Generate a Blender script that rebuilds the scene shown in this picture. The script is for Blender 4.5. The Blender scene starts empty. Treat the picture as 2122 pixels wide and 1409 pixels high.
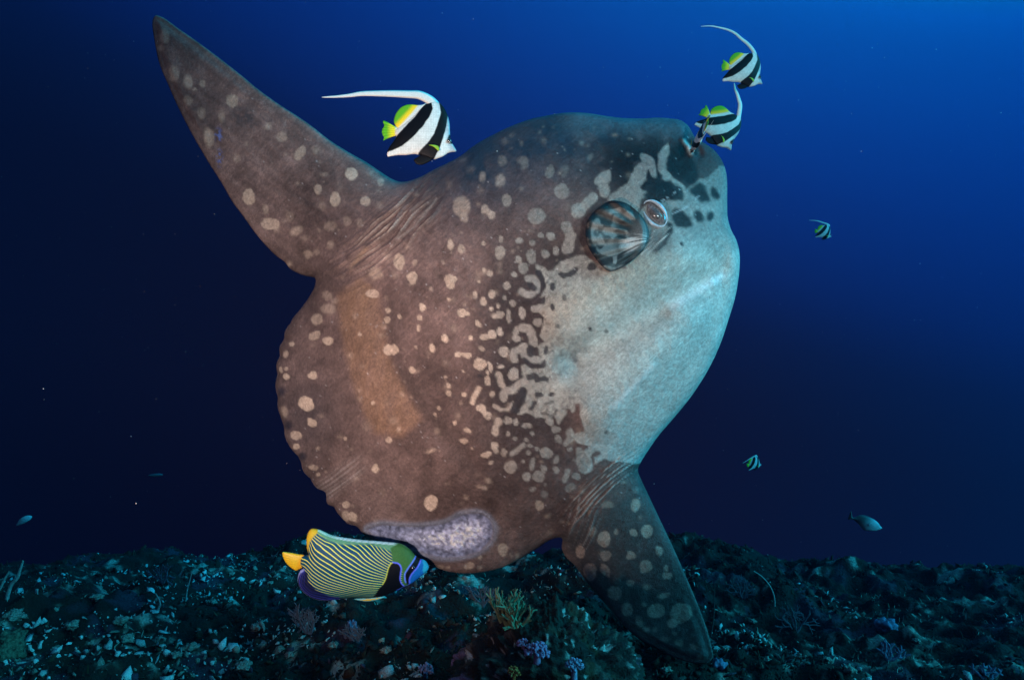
import bpy, math, random
import numpy as np
from mathutils import Vector, Matrix, kdtree

random.seed(7)
rng = np.random.default_rng(7)
S = bpy.context.scene
COL = S.collection
R = math.radians

# ------------------------------------------------------------------ camera
F = 24.0 / 36.0 * 2122.0          # focal length in photograph pixels
CX, CY = 1061.0, 704.5
cam_d = bpy.data.cameras.new('camera'); cam = bpy.data.objects.new('camera', cam_d); COL.objects.link(cam)
cam.location = (0, 0, 0); cam.rotation_euler = (R(90), 0, 0)
cam_d.lens = 24; cam_d.sensor_width = 36; cam_d.clip_start = 0.02; cam_d.clip_end = 400
S.camera = cam

# ------------------------------------------------------------------ open water all round (world), daylight from above, flashes
W = bpy.data.worlds.new('World'); S.world = W; W.use_nodes = True
wn, wl = W.node_tree.nodes, W.node_tree.links
wn.clear()
wo = wn.new('ShaderNodeOutputWorld'); bg = wn.new('ShaderNodeBackground')
tc = wn.new('ShaderNodeTexCoord'); dp = wn.new('ShaderNodeVectorMath'); dp.operation = 'DOT_PRODUCT'
ax = Vector((0.36, 0.10, 0.93)).normalized(); dp.inputs[1].default_value = ax
mr = wn.new('ShaderNodeMapRange'); mr.inputs['From Min'].default_value = -1; mr.inputs['From Max'].default_value = 1
rp = wn.new('ShaderNodeValToRGB'); rp.color_ramp.interpolation = 'B_SPLINE'
stops = [(0.0, (.10, .004, .006)), (.33, (.25, .005, .006)), (.39, (.34, .008, .009)), (.455, (.42, .014, .018)), (.55, (.42, .012, .013)), (.61, (.42, .028, .052)), (.65, (.42, .058, .17)), (.70, (.42, .12, .34)),
         (.74, (.42, .20, .50)), (.775, (.42, .34, .70)), (.81, (.42, .56, .92)), (.88, (.45, 2.0, 3.0)), (1.0, (.5, 5.0, 6.5))]
while len(rp.color_ramp.elements) < len(stops): rp.color_ramp.elements.new(.5)
for e, (p, c) in zip(rp.color_ramp.elements, stops): e.position = p; e.color = (*c, 1)
wl.new(tc.outputs['Generated'], dp.inputs[0]); wl.new(dp.outputs['Value'], mr.inputs['Value'])
wl.new(mr.outputs['Result'], rp.inputs['Fac']); wl.new(rp.outputs['Color'], bg.inputs['Color'])
bg.inputs['Strength'].default_value = 0.30
wl.new(bg.outputs[0], wo.inputs['Surface'])

sun_d = bpy.data.lights.new('sun', 'SUN'); sun = bpy.data.objects.new('sun', sun_d); COL.objects.link(sun)
sun_d.energy = 5.0; sun_d.angle = R(35); sun_d.color = (0.9, 1.0, 0.62)
sun.rotation_euler = Vector((-0.87, 0.22, -0.36)).to_track_quat('-Z', 'Y').to_euler()

def flash(name, loc, aim, watts, colour, cone, blend):
    d = bpy.data.lights.new(name, 'SPOT'); o = bpy.data.objects.new(name, d); COL.objects.link(o)
    d.energy = watts; d.color = colour; d.spot_size = R(cone); d.spot_blend = blend; d.shadow_soft_size = 0.06
    o.location = loc; o.rotation_euler = (Vector(aim) - Vector(loc)).to_track_quat('-Z', 'Y').to_euler()
flash('flash_left', (-1.00, 0.30, -0.38), (-0.56, 2.3, 0.10), 165, (1.0, .45, .355), 72, 1.0)
flash('flash_right', (0.80, 0.10, 0.30), (0.52, 2.3, 0.60), 35, (.95, .80, .74), 72, 1.0)

S.view_settings.view_transform = 'Standard'; S.view_settings.look = 'None'
S.view_settings.exposure = 1.8; S.view_settings.gamma = 1.0
S.cycles.use_denoising = True
S.cycles.max_bounces = 5; S.cycles.diffuse_bounces = 2; S.cycles.volume_bounces = 0
S.cycles.transparent_max_bounces = 8

# ------------------------------------------------------------------ helpers
def lin(c): return tuple((x / 12.92 if x <= .04045 else ((x + .055) / 1.055) ** 2.4) for x in c)

def pt(px, py, y):
    "point whose depth along the view is y"
    return np.array(((px - CX) / F * y, y, (CY - py) / F * y))

def hashn(ix, iy, seed):
    h = (ix.astype(np.int64) * 374761393 + iy.astype(np.int64) * 668265263 + seed * 974634777) & 0xFFFFFFFF
    h = ((h ^ (h >> 13)) * 1274126177) & 0xFFFFFFFF
    return ((h ^ (h >> 16)) & 0xFFFF) / 65535.0

def vnoise(x, y, seed=0):
    ix = np.floor(x).astype(np.int64); iy = np.floor(y).astype(np.int64)
    fx = x - ix; fy = y - iy
    fx = fx * fx * (3 - 2 * fx); fy = fy * fy * (3 - 2 * fy)
    a = hashn(ix, iy, seed); b = hashn(ix + 1, iy, seed); c = hashn(ix, iy + 1, seed); d = hashn(ix + 1, iy + 1, seed)
    return (a * (1 - fx) + b * fx) * (1 - fy) + (c * (1 - fx) + d * fx) * fy

def fbm(x, y, oct=4, seed=0):
    s = 0; a = .5
    for k in range(oct):
        s = s + a * vnoise(x * 2 ** k + 17.3 * k, y * 2 ** k - 9.1 * k, seed + k); a *= .5
    return s / (1 - .5 ** oct)

def sstep(a, b, x):
    t = np.clip((x - a) / (b - a), 0, 1); return t * t * (3 - 2 * t)

def mk_mesh(name, V, F_, col=None, smooth=True, extra=None):
    me = bpy.data.meshes.new(name)
    V = np.asarray(V, np.float32); F_ = np.asarray(F_, np.int32)
    k = F_.shape[1]; n = len(F_)
    me.vertices.add(len(V)); me.vertices.foreach_set('co', V.ravel())
    me.loops.add(n * k); me.loops.foreach_set('vertex_index', F_.ravel())
    me.polygons.add(n); me.polygons.foreach_set('loop_start', np.arange(0, n * k, k, dtype=np.int32))
    me.update(calc_edges=True); me.validate()
    if smooth: me.polygons.foreach_set('use_smooth', np.ones(len(me.polygons), bool))
    if col is not None:
        a = me.attributes.new('Col', 'FLOAT_COLOR', 'POINT')
        a.data.foreach_set('color', np.concatenate([col, np.ones((len(col), 1))], 1).astype(np.float32).ravel())
    for nm, arr in (extra or {}).items():
        a = me.attributes.new(nm, 'FLOAT', 'POINT'); a.data.foreach_set('value', np.asarray(arr, np.float32))
    return me

def obj(name, me, mat=None, parent=None, loc=None):
    o = bpy.data.objects.new(name, me); COL.objects.link(o)
    if me is not None and mat is not None and not me.materials: me.materials.append(mat)
    if parent is not None: o.parent = parent
    if loc is not None: o.location = loc
    return o

def tag(o, label=None, cat=None, group=None, kind=None):
    for k, v in (('label', label), ('category', cat), ('group', group), ('kind', kind)):
        if v: o[k] = v
    return o

def empty(name, loc): return obj(name, None, loc=tuple(loc))

def catmull(P, n=8, closed=True):
    P = np.asarray(P, float); N = len(P); out = []
    for i in range(N if closed else N - 1):
        if closed: p0, p1, p2, p3 = P[i - 1], P[i], P[(i + 1) % N], P[(i + 2) % N]
        else: p0, p1, p2, p3 = P[max(i - 1, 0)], P[i], P[i + 1], P[min(i + 2, N - 1)]
        for t in np.linspace(0, 1, n, endpoint=False):
            out.append(.5 * (2 * p1 + (p2 - p0) * t + (2 * p0 - 5 * p1 + 4 * p2 - p3) * t * t + (3 * p1 - p0 - 3 * p2 + p3) * t ** 3))
    if not closed: out.append(P[-1])
    return np.array(out)

def resample(P, d):
    P = np.asarray(P, float); Q = np.vstack([P, P[:1]])
    L = np.concatenate([[0], np.cumsum(np.hypot(*np.diff(Q, axis=0).T))])
    s = np.arange(0, L[-1], d)
    return np.stack([np.interp(s, L, Q[:, 0]), np.interp(s, L, Q[:, 1])], 1)

def inside(poly, xs, ys):
    "even-odd mask on the grid ys x xs"
    M = np.zeros((len(ys), len(xs)), bool)
    x0, y0 = poly.T; x1, y1 = np.roll(poly, -1, 0).T
    for j, y in enumerate(ys):
        k = (y0 <= y) != (y1 <= y)
        if not k.any(): continue
        cr = np.sort(x0[k] + (y - y0[k]) * (x1[k] - x0[k]) / (y1[k] - y0[k]))
        M[j] = (np.searchsorted(cr, xs) % 2) == 1
    return M

def poly_sd(poly, X, Y):
    "signed distance (positive inside) of scattered points to a polygon"
    poly = np.asarray(poly, float)
    best = np.full(X.shape, 1e9); ins = np.zeros(X.shape, bool)
    for (ax_, ay), (bx, by) in zip(poly, np.roll(poly, -1, 0)):
        dx, dy = bx - ax_, by - ay
        t = np.clip(((X - ax_) * dx + (Y - ay) * dy) / (dx * dx + dy * dy + 1e-9), 0, 1)
        best = np.minimum(best, (X - ax_ - t * dx) ** 2 + (Y - ay - t * dy) ** 2)
        k = (ay <= Y) != (by <= Y)
        ins ^= k & (X < ax_ + (Y - ay) * dx / (dy if abs(dy) > 1e-9 else 1e-9))
    return np.where(ins, 1, -1) * np.sqrt(best)

def chain_d(ch, X, Y):
    best = np.full(X.shape, 1e9)
    if len(ch) == 1: return np.hypot(X - ch[0][0], Y - ch[0][1])
    for (ax_, ay), (bx, by) in zip(ch[:-1], ch[1:]):
        dx, dy = bx - ax_, by - ay
        t = np.clip(((X - ax_) * dx + (Y - ay) * dy) / (dx * dx + dy * dy + 1e-9), 0, 1)
        best = np.minimum(best, (X - ax_ - t * dx) ** 2 + (Y - ay - t * dy) ** 2)
    return np.sqrt(best)

def inflate(outline, step, src=None, cn=180):
    """grid sheet filling an outline, edge vertices snapped on it. Returns XY of vertices, thickness field u
    (solution of a membrane under the pressure src), edge distance, quads, edge mask"""
    poly = np.asarray(outline, float)
    ol = resample(poly, min(1.0, step * .4))
    kd = kdtree.KDTree(len(ol))
    for i, p in enumerate(ol): kd.insert((p[0], p[1], 0), i)
    kd.balance()
    lo, hi = ol.min(0) - 3 * step, ol.max(0) + 3 * step
    xs = np.arange(lo[0], hi[0], step); ys = np.arange(lo[1], hi[1], step)
    C = inside(ol, (xs[:-1] + xs[1:]) / 2, (ys[:-1] + ys[1:]) / 2)
    cnt = np.zeros((len(ys), len(xs)), int)
    for a in (0, 1):
        for b in (0, 1): cnt[a:a + C.shape[0], b:b + C.shape[1]] += C
    used = cnt > 0
    idx = -np.ones(used.shape, int); idx[used] = np.arange(used.sum())
    jj, ii = np.nonzero(used)
    XY = np.stack([xs[ii], ys[jj]], 1)
    edge = cnt[used] < 4
    d = np.empty(len(XY))
    for k in range(len(XY)):
        co, i, dist = kd.find((XY[k, 0], XY[k, 1], 0))
        if edge[k]: XY[k] = co[0], co[1]; d[k] = 0
        else: d[k] = dist
    cj, ci = np.nonzero(C)
    Q = np.stack([idx[cj, ci], idx[cj + 1, ci], idx[cj + 1, ci + 1], idx[cj, ci + 1]], 1)
    # membrane on a coarser grid
    cs = max(step, (hi - lo).max() / cn)
    gx = np.arange(lo[0], hi[0] + cs, cs); gy = np.arange(lo[1], hi[1] + cs, cs)
    M = inside(ol, gx, gy); M[0] = M[-1] = False; M[:, 0] = M[:, -1] = False
    GX, GY = np.meshgrid(gx, gy)
    f = np.ones(M.shape) if src is None else src(GX, GY)
    f = np.where(M, f, 0) * cs * cs
    u = np.zeros(M.shape); n = max(M.shape); om = 2 / (1 + math.sin(math.pi / n))
    par = (np.add.outer(np.arange(M.shape[0]), np.arange(M.shape[1])) % 2)
    m0 = (M & (par == 0))[1:-1, 1:-1] * om; m1 = (M & (par == 1))[1:-1, 1:-1] * om
    for it in range(int(n * 2.6)):
        for m in (m0, m1):
            r = (u[:-2, 1:-1] + u[2:, 1:-1] + u[1:-1, :-2] + u[1:-1, 2:] + f[1:-1, 1:-1]) * .25 - u[1:-1, 1:-1]
            u[1:-1, 1:-1] += m * r
    dc = np.ones(M.shape)
    for j, i in zip(*np.nonzero(M)): dc[j, i] = max(kd.find((gx[i], gy[j], 0))[2], cs * .35)
    g = np.where(M, u / dc, 0); w = M.astype(float)
    for it in range(6):
        for arr_ in (0,):
            G = np.zeros_like(g); Ww = np.zeros_like(w)
            for a in (-1, 0, 1):
                for b in (-1, 0, 1):
                    G += np.roll(np.roll(g * w, a, 0), b, 1); Ww += np.roll(np.roll(w, a, 0), b, 1)
            g = np.where(Ww > 0, G / np.maximum(Ww, 1e-9), g); w = np.minimum(1, Ww)
    def samp(A):
        x = np.clip((XY[:, 0] - gx[0]) / cs, 0, len(gx) - 1.001); y = np.clip((XY[:, 1] - gy[0]) / cs, 0, len(gy) - 1.001)
        i = x.astype(int); j = y.astype(int); fx = x - i; fy = y - j
        return (A[j, i] * (1 - fx) + A[j, i + 1] * fx) * (1 - fy) + (A[j + 1, i] * (1 - fx) + A[j + 1, i + 1] * fx) * fy
    k = sstep(2 * cs, 6 * cs, d)
    uu = samp(g) * d * (1 - k) + samp(u) * k
    uu[edge] = 0
    return XY, np.maximum(uu, 0), d, Q, edge

def two_sided(XY, Q, edge):
    "index bookkeeping for a front and a back sheet that share their edge"
    n = len(XY); back = np.arange(n); inner = np.nonzero(~edge)[0]
    back[inner] = n + np.arange(len(inner))
    return np.concatenate([Q, back[Q][:, ::-1]]), inner

def tube(P, rad, sides=6):
    P = np.asarray(P, float); n = len(P)
    T = np.gradient(P, axis=0); T /= np.linalg.norm(T, axis=1)[:, None] + 1e-9
    up = np.array((.31, .17, .93)); V = []
    for i in range(n):
        a = np.cross(T[i], up); a /= np.linalg.norm(a) + 1e-9; b = np.cross(T[i], a)
        th = np.arange(sides) * 2 * math.pi / sides
        V.append(P[i] + rad[i] * (np.cos(th)[:, None] * a + np.sin(th)[:, None] * b))
    V = np.concatenate(V); Fq = []
    for i in range(n - 1):
        for k in range(sides):
            Fq.append((i * sides + k, i * sides + (k + 1) % sides, (i + 1) * sides + (k + 1) % sides, (i + 1) * sides + k))
    return V, np.array(Fq)

def join(parts):
    V, Fq, o = [], [], 0
    for v, f in parts: V.append(v); Fq.append(np.asarray(f) + o); o += len(v)
    return np.concatenate(V), np.concatenate(Fq)

# ------------------------------------------------------------------ materials
def mat_attr(name, rough=.5, spec=.4, bump=None, grain=None, sheen=0, sss=0):
    "colour from the mesh's own markings (Col), with grain and relief on top"
    m = bpy.data.materials.new(name); m.use_nodes = True
    n, l = m.node_tree.nodes, m.node_tree.links
    b = n['Principled BSDF']; b.inputs['Roughness'].default_value = rough; b.inputs['Specular IOR Level'].default_value = spec
    at = n.new('ShaderNodeAttribute'); at.attribute_name = 'Col'
    colour = at.outputs['Color']
    tco = n.new('ShaderNodeTexCoord')
    for (scale, amt, det) in (grain or []):
        no = n.new('ShaderNodeTexNoise'); no.inputs['Scale'].default_value = scale; no.inputs['Detail'].default_value = det
        mrg = n.new('ShaderNodeMapRange'); mrg.inputs['From Min'].default_value = .25; mrg.inputs['From Max'].default_value = .75
        mrg.inputs['To Min'].default_value = 1 - amt; mrg.inputs['To Max'].default_value = 1 + amt
        mx = n.new('ShaderNodeVectorMath'); mx.operation = 'SCALE'
        l.new(tco.outputs['Object'], no.inputs['Vector']); l.new(no.outputs['Fac'], mrg.inputs['Value'])
        l.new(colour, mx.inputs[0]); l.new(mrg.outputs['Result'], mx.inputs['Scale']); colour = mx.outputs['Vector']
    l.new(colour, b.inputs['Base Color'])
    last = None
    for (scale, dist, strength, det) in (bump or []):
        no = n.new('ShaderNodeTexNoise'); no.inputs['Scale'].default_value = scale; no.inputs['Detail'].default_value = det
        bu = n.new('ShaderNodeBump'); bu.inputs['Strength'].default_value = strength; bu.inputs['Distance'].default_value = dist
        l.new(tco.outputs['Object'], no.inputs['Vector']); l.new(no.outputs['Fac'], bu.inputs['Height'])
        if last: l.new(last, bu.inputs['Normal'])
        last = bu.outputs['Normal']
    if last: l.new(last, b.inputs['Normal'])
    return m

def mat_plain(name, colour, rough=.5, spec=.4, grain=.25, scale=60, bump=.003):
    m = bpy.data.materials.new(name); m.use_nodes = True
    n, l = m.node_tree.nodes, m.node_tree.links
    b = n['Principled BSDF']; b.inputs['Roughness'].default_value = rough; b.inputs['Specular IOR Level'].default_value = spec
    tco = n.new('ShaderNodeTexCoord'); no = n.new('ShaderNodeTexNoise'); no.inputs['Scale'].default_value = scale; no.inputs['Detail'].default_value = 4
    rpp = n.new('ShaderNodeValToRGB')
    rpp.color_ramp.elements[0].position = .3; rpp.color_ramp.elements[1].position = .7
    rpp.color_ramp.elements[0].color = (*[c * (1 - grain) for c in colour], 1); rpp.color_ramp.elements[1].color = (*[min(1, c * (1 + grain)) for c in colour], 1)
    l.new(tco.outputs['Object'], no.inputs['Vector']); l.new(no.outputs['Fac'], rpp.inputs['Fac']); l.new(rpp.outputs['Color'], b.inputs['Base Color'])
    if bump:
        bu = n.new('ShaderNodeBump'); bu.inputs['Distance'].default_value = bump; bu.inputs['Strength'].default_value = .6
        l.new(no.outputs['Fac'], bu.inputs['Height']); l.new(bu.outputs['Normal'], b.inputs['Normal'])
    return m

# ------------------------------------------------------------------ the water itself: one even volume round everything
def build_haze():
    lo, hi = np.array((-26, -6, -9.)), np.array((26, 26, 14.))
    V = np.array([(x, y, z) for x in (lo[0], hi[0]) for y in (lo[1], hi[1]) for z in (lo[2], hi[2])])
    Fq = np.array([(0, 1, 3, 2), (4, 6, 7, 5), (0, 4, 5, 1), (2, 3, 7, 6), (0, 2, 6, 4), (1, 5, 7, 3)])
    m = bpy.data.materials.new('sea_water'); m.use_nodes = True
    n, l = m.node_tree.nodes, m.node_tree.links
    n.remove(n['Principled BSDF'])
    v = n.new('ShaderNodeVolumePrincipled')
    v.inputs['Color'].default_value = (.0004, .0045, .0105, 1); v.inputs['Anisotropy'].default_value = .5
    sig = (.18, .060, .025); dens = .35
    v.inputs['Density'].default_value = dens
    v.inputs['Absorption Color'].default_value = (*[(1 - s / dens) ** 2 for s in sig], 1)
    l.new(v.outputs[0], n['Material Output'].inputs['Volume'])
    o = obj('haze', mk_mesh('haze', V, Fq, smooth=False), m)
    tag(o, 'clear blue sea water filling the whole view', 'water', kind='stuff')
build_haze()

# ------------------------------------------------------------------ the reef floor
def zt(x, y):
    base = -1.10 - .06 * np.maximum(0, y - 2.2) - .34 * np.maximum(0, y - 3.6) * sstep(3.2, 6.0, y)
    base = base + .10 * sstep(-.4, -2.6, x) * 0 + .25 * sstep(-1.8, -6, x) * sstep(3.0, 6, y)
    base = base - .05 * np.maximum(0, x - .6) - .03 * np.maximum(0, x - 2.5) * np.maximum(0, y - 3)
    base = base - .22 * sstep(-.7, -2.6, x) * sstep(2.5, 4.2, y) + .30 * (fbm(x * 1.1, y * .3 + 5, 2, 15) - .5) * sstep(2.7, 3.8, y)
    near = sstep(12, 7, np.hypot(x, y))
    n = .26 * (fbm(x * .9 + 3, y * .9, 3, 11) - .5) + .20 * (fbm(x * 3.1, y * 3.1, 3, 21) - .5)
    rid = 1 - np.abs(2 * fbm(x * 7.3, y * 7.3, 3, 31) - 1)
    n = n + near * (.085 * (rid - .6) + .05 * (fbm(x * 23, y * 23, 2, 41) - .5))
    return base + n

def build_reef_floor():
    def axis(a, b, fine0, fine1, h, grow):
        t = list(np.arange(fine0, fine1, h)); s = h; x = t[-1]
        while x < b: s *= grow; x += s; t.append(min(x, b))
        s = h; x = t[0]
        while x > a: s *= grow; x -= s; t.insert(0, max(x, a))
        return np.array(t)
    xs = axis(-24, 24, -2.6, 2.6, .014, 1.05); ys = axis(-5, 24, 1.7, 4.6, .013, 1.04)
    X, Y = np.meshgrid(xs, ys); Z = zt(X, Y)
    n0, n1 = X.shape; I = np.arange(n0 * n1).reshape(n0, n1)
    Q = np.stack([I[:-1, :-1], I[:-1, 1:], I[1:, 1:], I[1:, :-1]], -1).reshape(-1, 4)
    x, y = X.ravel(), Y.ravel()
    a = fbm(x * 5, y * 5, 4, 51); b = fbm(x * 14, y * 14, 3, 61); c = fbm(x * 2.2, y * 2.2, 3, 71); e = fbm(x * 40, y * 40, 2, 81)
    col = np.array((.007, .0065, .005)) * (1 + .6 * (a[:, None] - .5))
    def mix(c1, m): return c1
    for colour, m in (((.016, .011, .007), sstep(.52, .62, b)), ((.005, .009, .006), sstep(.5, .62, c)),
                      ((.20, .21, .17), sstep(.60, .68, .5 * a + .5 * b) * sstep(.38, .55, e)), ((.05, .025, .04), sstep(.64, .70, fbm(x * 6 + 40, y * 6, 3, 91)) * .6)):
        col = col * (1 - m[:, None]) + np.array(colour) * m[:, None]
    o = obj('seabed', mk_mesh('seabed', np.stack([x, y, Z.ravel()], 1), Q, col),
            mat_attr('reef_ground', .9, .15, bump=[(90, .012, .8, 4)], grain=[(150, .5, 3)]))
    tag(o, 'dark rubbly coral reef floor fading into blue', 'seabed', kind='structure')
build_reef_floor()

ICO_V = np.array([(-1, 1.618, 0), (1, 1.618, 0), (-1, -1.618, 0), (1, -1.618, 0), (0, -1, 1.618), (0, 1, 1.618), (0, -1, -1.618), (0, 1, -1.618),
                  (1.618, 0, -1), (1.618, 0, 1), (-1.618, 0, -1), (-1.618, 0, 1)]) / 1.902
ICO_F = np.array([(0, 11, 5), (0, 5, 1), (0, 1, 7), (0, 7, 10), (0, 10, 11), (1, 5, 9), (5, 11, 4), (11, 10, 2), (10, 7, 6), (7, 1, 8), (3, 9, 4), (3, 4, 2),
                  (3, 2, 6), (3, 6, 8), (3, 8, 9), (4, 9, 5), (2, 4, 11), (6, 2, 10), (8, 6, 7), (9, 8, 1)])

def rand_rot(n):
    q = rng.normal(size=(n, 4)); q /= np.linalg.norm(q, axis=1)[:, None]
    w, x, y, z = q.T
    return np.stack([np.stack([1 - 2 * (y * y + z * z), 2 * (x * y - z * w), 2 * (x * z + y * w)], 1),
                     np.stack([2 * (x * y + z * w), 1 - 2 * (x * x + z * z), 2 * (y * z - x * w)], 1),
                     np.stack([2 * (x * z - y * w), 2 * (y * z + x * w), 1 - 2 * (x * x + y * y)], 1)], 1)

def scatter_xy(n, y0=1.9, y1=6.2):
    y = y0 + (y1 - y0) * rng.random(n) ** 1.25
    x = (rng.random(n) * 2 - 1) * (.80 * y + .3)
    return x, y

PALETTE = np.array([(.34, .44, .41), (.10, .10, .08), (.045, .035, .02), (.02, .02, .015), (.06, .075, .04), (.13, .07, .11), (.11, .05, .02), (.16, .19, .15)])
def build_rubble():
    N = 62000
    x, y = scatter_xy(N)
    keep = fbm(x * 2.2, y * 2.2, 3, 71) + .25 * rng.random(N) > .57
    x, y = x[keep], y[keep]; N = len(x)
    s = .0028 + .0125 * rng.random(N) ** 4
    sc = s[:, None] * (.22 + 1.5 * rng.random((N, 3)) ** 1.5)
    Rm = rand_rot(N)
    V = ICO_V[None] * (1 + 1.5 * (rng.random((N, 12, 1)) - .5)) * sc[:, None, :]
    V = np.einsum('nij,nkj->nki', Rm, V)
    V += np.stack([x, y, zt(x, y) + s * .25], 1)[:, None, :]
    Fq = (ICO_F[None] + 12 * np.arange(N)[:, None, None]).reshape(-1, 3)
    patch = fbm(x * 3.4, y * 3.4, 3, 131) + .10 * sstep(.3, -1.0, x) - .12 * sstep(2.9, 3.9, y)  # fewer pale pieces far off, imitating the fade with distance
    pr = np.where(patch[:, None] > .53, np.array([.50, .10, .09, .07, .04, .02, .02, .16]), np.array([.012, .12, .28, .36, .14, .03, .04, .018]))
    ch = (rng.random(N)[:, None] > np.cumsum(pr, 1)).sum(1).clip(0, 7)
    col = PALETTE[ch] * (.7 + .6 * rng.random((N, 1))) * np.where((ch == 0) | (ch == 7), .8, .28)[:, None]
    o = obj('coral_rubble', mk_mesh('coral_rubble', V.reshape(-1, 3), Fq, np.repeat(col, 12, 0), smooth=False),
            mat_attr('rubble', .85, .2, bump=[(160, .006, .7, 3)], grain=[(220, .4, 2)]))
    tag(o, 'loose pale and dark coral rubble strewn over the reef floor', 'rubble', kind='stuff')

def build_turf():
    N = 40000
    x, y = scatter_xy(N, 1.8, 5.6)
    keep = fbm(x * 2.7 + 9, y * 2.7, 3, 171) + .3 * rng.random(N) > .58
    x, y = x[keep], y[keep]; N = len(x)
    h = (.006 + .020 * rng.random(N) ** 2); w = .0012 + .0035 * rng.random(N) ** 2
    a = rng.random(N) * 6.283; lean = rng.normal(0, .7, (N, 2))
    base = np.stack([x, y, zt(x, y) - .003], 1)
    side = np.stack([np.cos(a), np.sin(a), 0 * a], 1) * w[:, None]
    dirn = np.stack([lean[:, 0], lean[:, 1], np.ones(N)], 1); dirn /= np.linalg.norm(dirn, axis=1)[:, None]
    mid = base + dirn * (h * .55)[:, None]; tip = mid + (dirn + rng.normal(0, .45, (N, 3))) * (h * .5)[:, None]
    V = np.stack([base - side * .6, base + side * .6, mid + side, mid - side, tip + side * .5, tip - side * .5], 1)
    Fq = np.array([(0, 1, 2, 3), (3, 2, 4, 5)])[None] + 6 * np.arange(N)[:, None, None]
    patch = fbm(x * 3.4, y * 3.4, 3, 131)
    pal = np.array([(.025, .035, .015), (.05, .05, .03), (.17, .19, .15), (.03, .02, .015), (.08, .10, .06)])
    ch = np.where(rng.random(N) < sstep(.50, .62, patch) * .55, 2, np.array([0, 1, 3, 3, 4])[rng.integers(0, 5, N)])
    o = obj('algae_turf', mk_mesh('algae_turf', V.reshape(-1, 3), Fq.reshape(-1, 4), np.repeat(pal[ch] * (.6 + .8 * rng.random((N, 1))) * np.where(ch == 2, 1, .55)[:, None], 6, 0)),
            mat_attr('turf', .8, .2))
    tag(o, 'short ragged algae and hydroid turf covering the reef floor', 'algae', kind='stuff')
build_rubble(); build_turf()

def ground(px, py):
    "where the sight line through a photograph position meets the reef floor"
    y = np.linspace(1.2, 9, 4000); x = (px - CX) / F * y; z = (CY - py) / F * y
    k = np.nonzero(z < zt(x, y))[0]
    k = k[0] if len(k) else -1
    return np.array((x[k], y[k], zt(x[k:k + 1] if k >= 0 else x[-1:], y[k:k + 1] if k >= 0 else y[-1:])[0]))

def build_rock():
    n, m = 110, 150
    a = np.linspace(.001, math.pi * .62, n); b = np.linspace(0, 2 * math.pi, m, endpoint=False)
    A, B = np.meshgrid(a, b, indexing='ij')
    ux, uy, uz = np.sin(A) * np.cos(B), np.sin(A) * np.sin(B), np.cos(A)
    def n3(s, seed): return (fbm(ux * s + 5, uy * s, 3, seed) + fbm(uy * s + 9, uz * s, 3, seed + 1) + fbm(uz * s, ux * s + 3, 3, seed + 2)) / 3 - .5
    r = 1 + .55 * n3(2.1, 701) + .50 * n3(5.5, 711) + .34 * n3(14, 721) + .22 * n3(32, 731)
    c = pt(1140, 1400, 1.80); zc = c[2] - .02
    V = np.stack([ux * r * .25, uy * r * .24, uz * r * .215 - .02], -1).reshape(-1, 3)
    I = np.arange(n * m).reshape(n, m)
    Qs = np.stack([I[:-1], I[1:], np.roll(I, -1, 1)[1:], np.roll(I, -1, 1)[:-1]], -1).reshape(-1, 4)
    f3 = lambda k, sd: (n3(k, sd) * 1.7 + .5).ravel(); q = uz.ravel()
    col = np.array((.013, .008, .006))[None] * (1 + .9 * (f3(6, 741) - .5))[:, None]
    for colour, mk in (((.035, .018, .008), sstep(.55, .66, f3(8, 751))), ((.07, .058, .044), sstep(.60, .70, f3(11, 761)) * .8), ((.20, .10, .17), sstep(.56, .66, f3(7, 771)) * sstep(.6, .2, q) * .8),
                       ((.30, .28, .25), sstep(.70, .76, f3(19, 781))), ((.009, .012, .008), sstep(.56, .66, f3(4, 791)))):
        col = col * (1 - mk[:, None]) + np.array(colour) * mk[:, None]
    o = obj('coral_rock', mk_mesh('coral_rock', V, Qs, col), mat_attr('rock', .85, .25, bump=[(110, .010, .8, 4), (320, .004, .6, 3)], grain=[(220, .45, 3)]), None, (c[0], c[1], zc))
    tag(o, 'dark brown encrusted boulder standing below the sunfish', 'rock')
    return np.array((c[0], c[1], zc)), V
ROCK_C, ROCK_V = build_rock()

def rock_point(px, py):
    "nearest rock vertex facing the camera at a photograph position"
    Pw = ROCK_V + ROCK_C; qx = CX + Pw[:, 0] / Pw[:, 1] * F; qy = CY - Pw[:, 2] / Pw[:, 1] * F
    sc = np.hypot(qx - px, qy - py) + 400 * np.maximum(0, Pw[:, 1] - ROCK_C[1])
    return Pw[np.argmin(sc)]

def grow(base, direc, length, rad, level, spread, sides=5, up=.35, fan=None, tip=.42):
    "list of branch tubes: each limb forks until level 0"
    out = []
    direc = direc / np.linalg.norm(direc); n = 5; P = [base]; d = direc.copy()
    for i in range(n):
        d = d + rng.normal(0, .12, 3); d[2] += up * .12
        if fan is not None: d = d - fan * (d @ fan) * .7
        d /= np.linalg.norm(d); P.append(P[-1] + d * length / n)
    out.append(tube(P, [rad * (1 - .35 * i / n) for i in range(n)] + [rad * tip], sides))
    if level > 0:
        for k in range(rng.integers(2, 4)):
            e = d + rng.normal(0, spread, 3)
            if fan is not None: e = e - fan * (e @ fan) * .85
            out += grow(P[rng.integers(n - 2, n + 1)], e, length * (.6 + .25 * rng.random()), rad * .72, level - 1, spread, sides, up, fan, tip)
    return out

def coral(name, base, limbs, mat, label, cat, group=None, part='branch'):
    root = empty(name, base); tag(root, label, cat, group)
    for parts in limbs:
        V, Fq = join(parts); obj(part, mk_mesh(name + '_' + part, V, Fq), mat, root)
    return root

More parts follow.
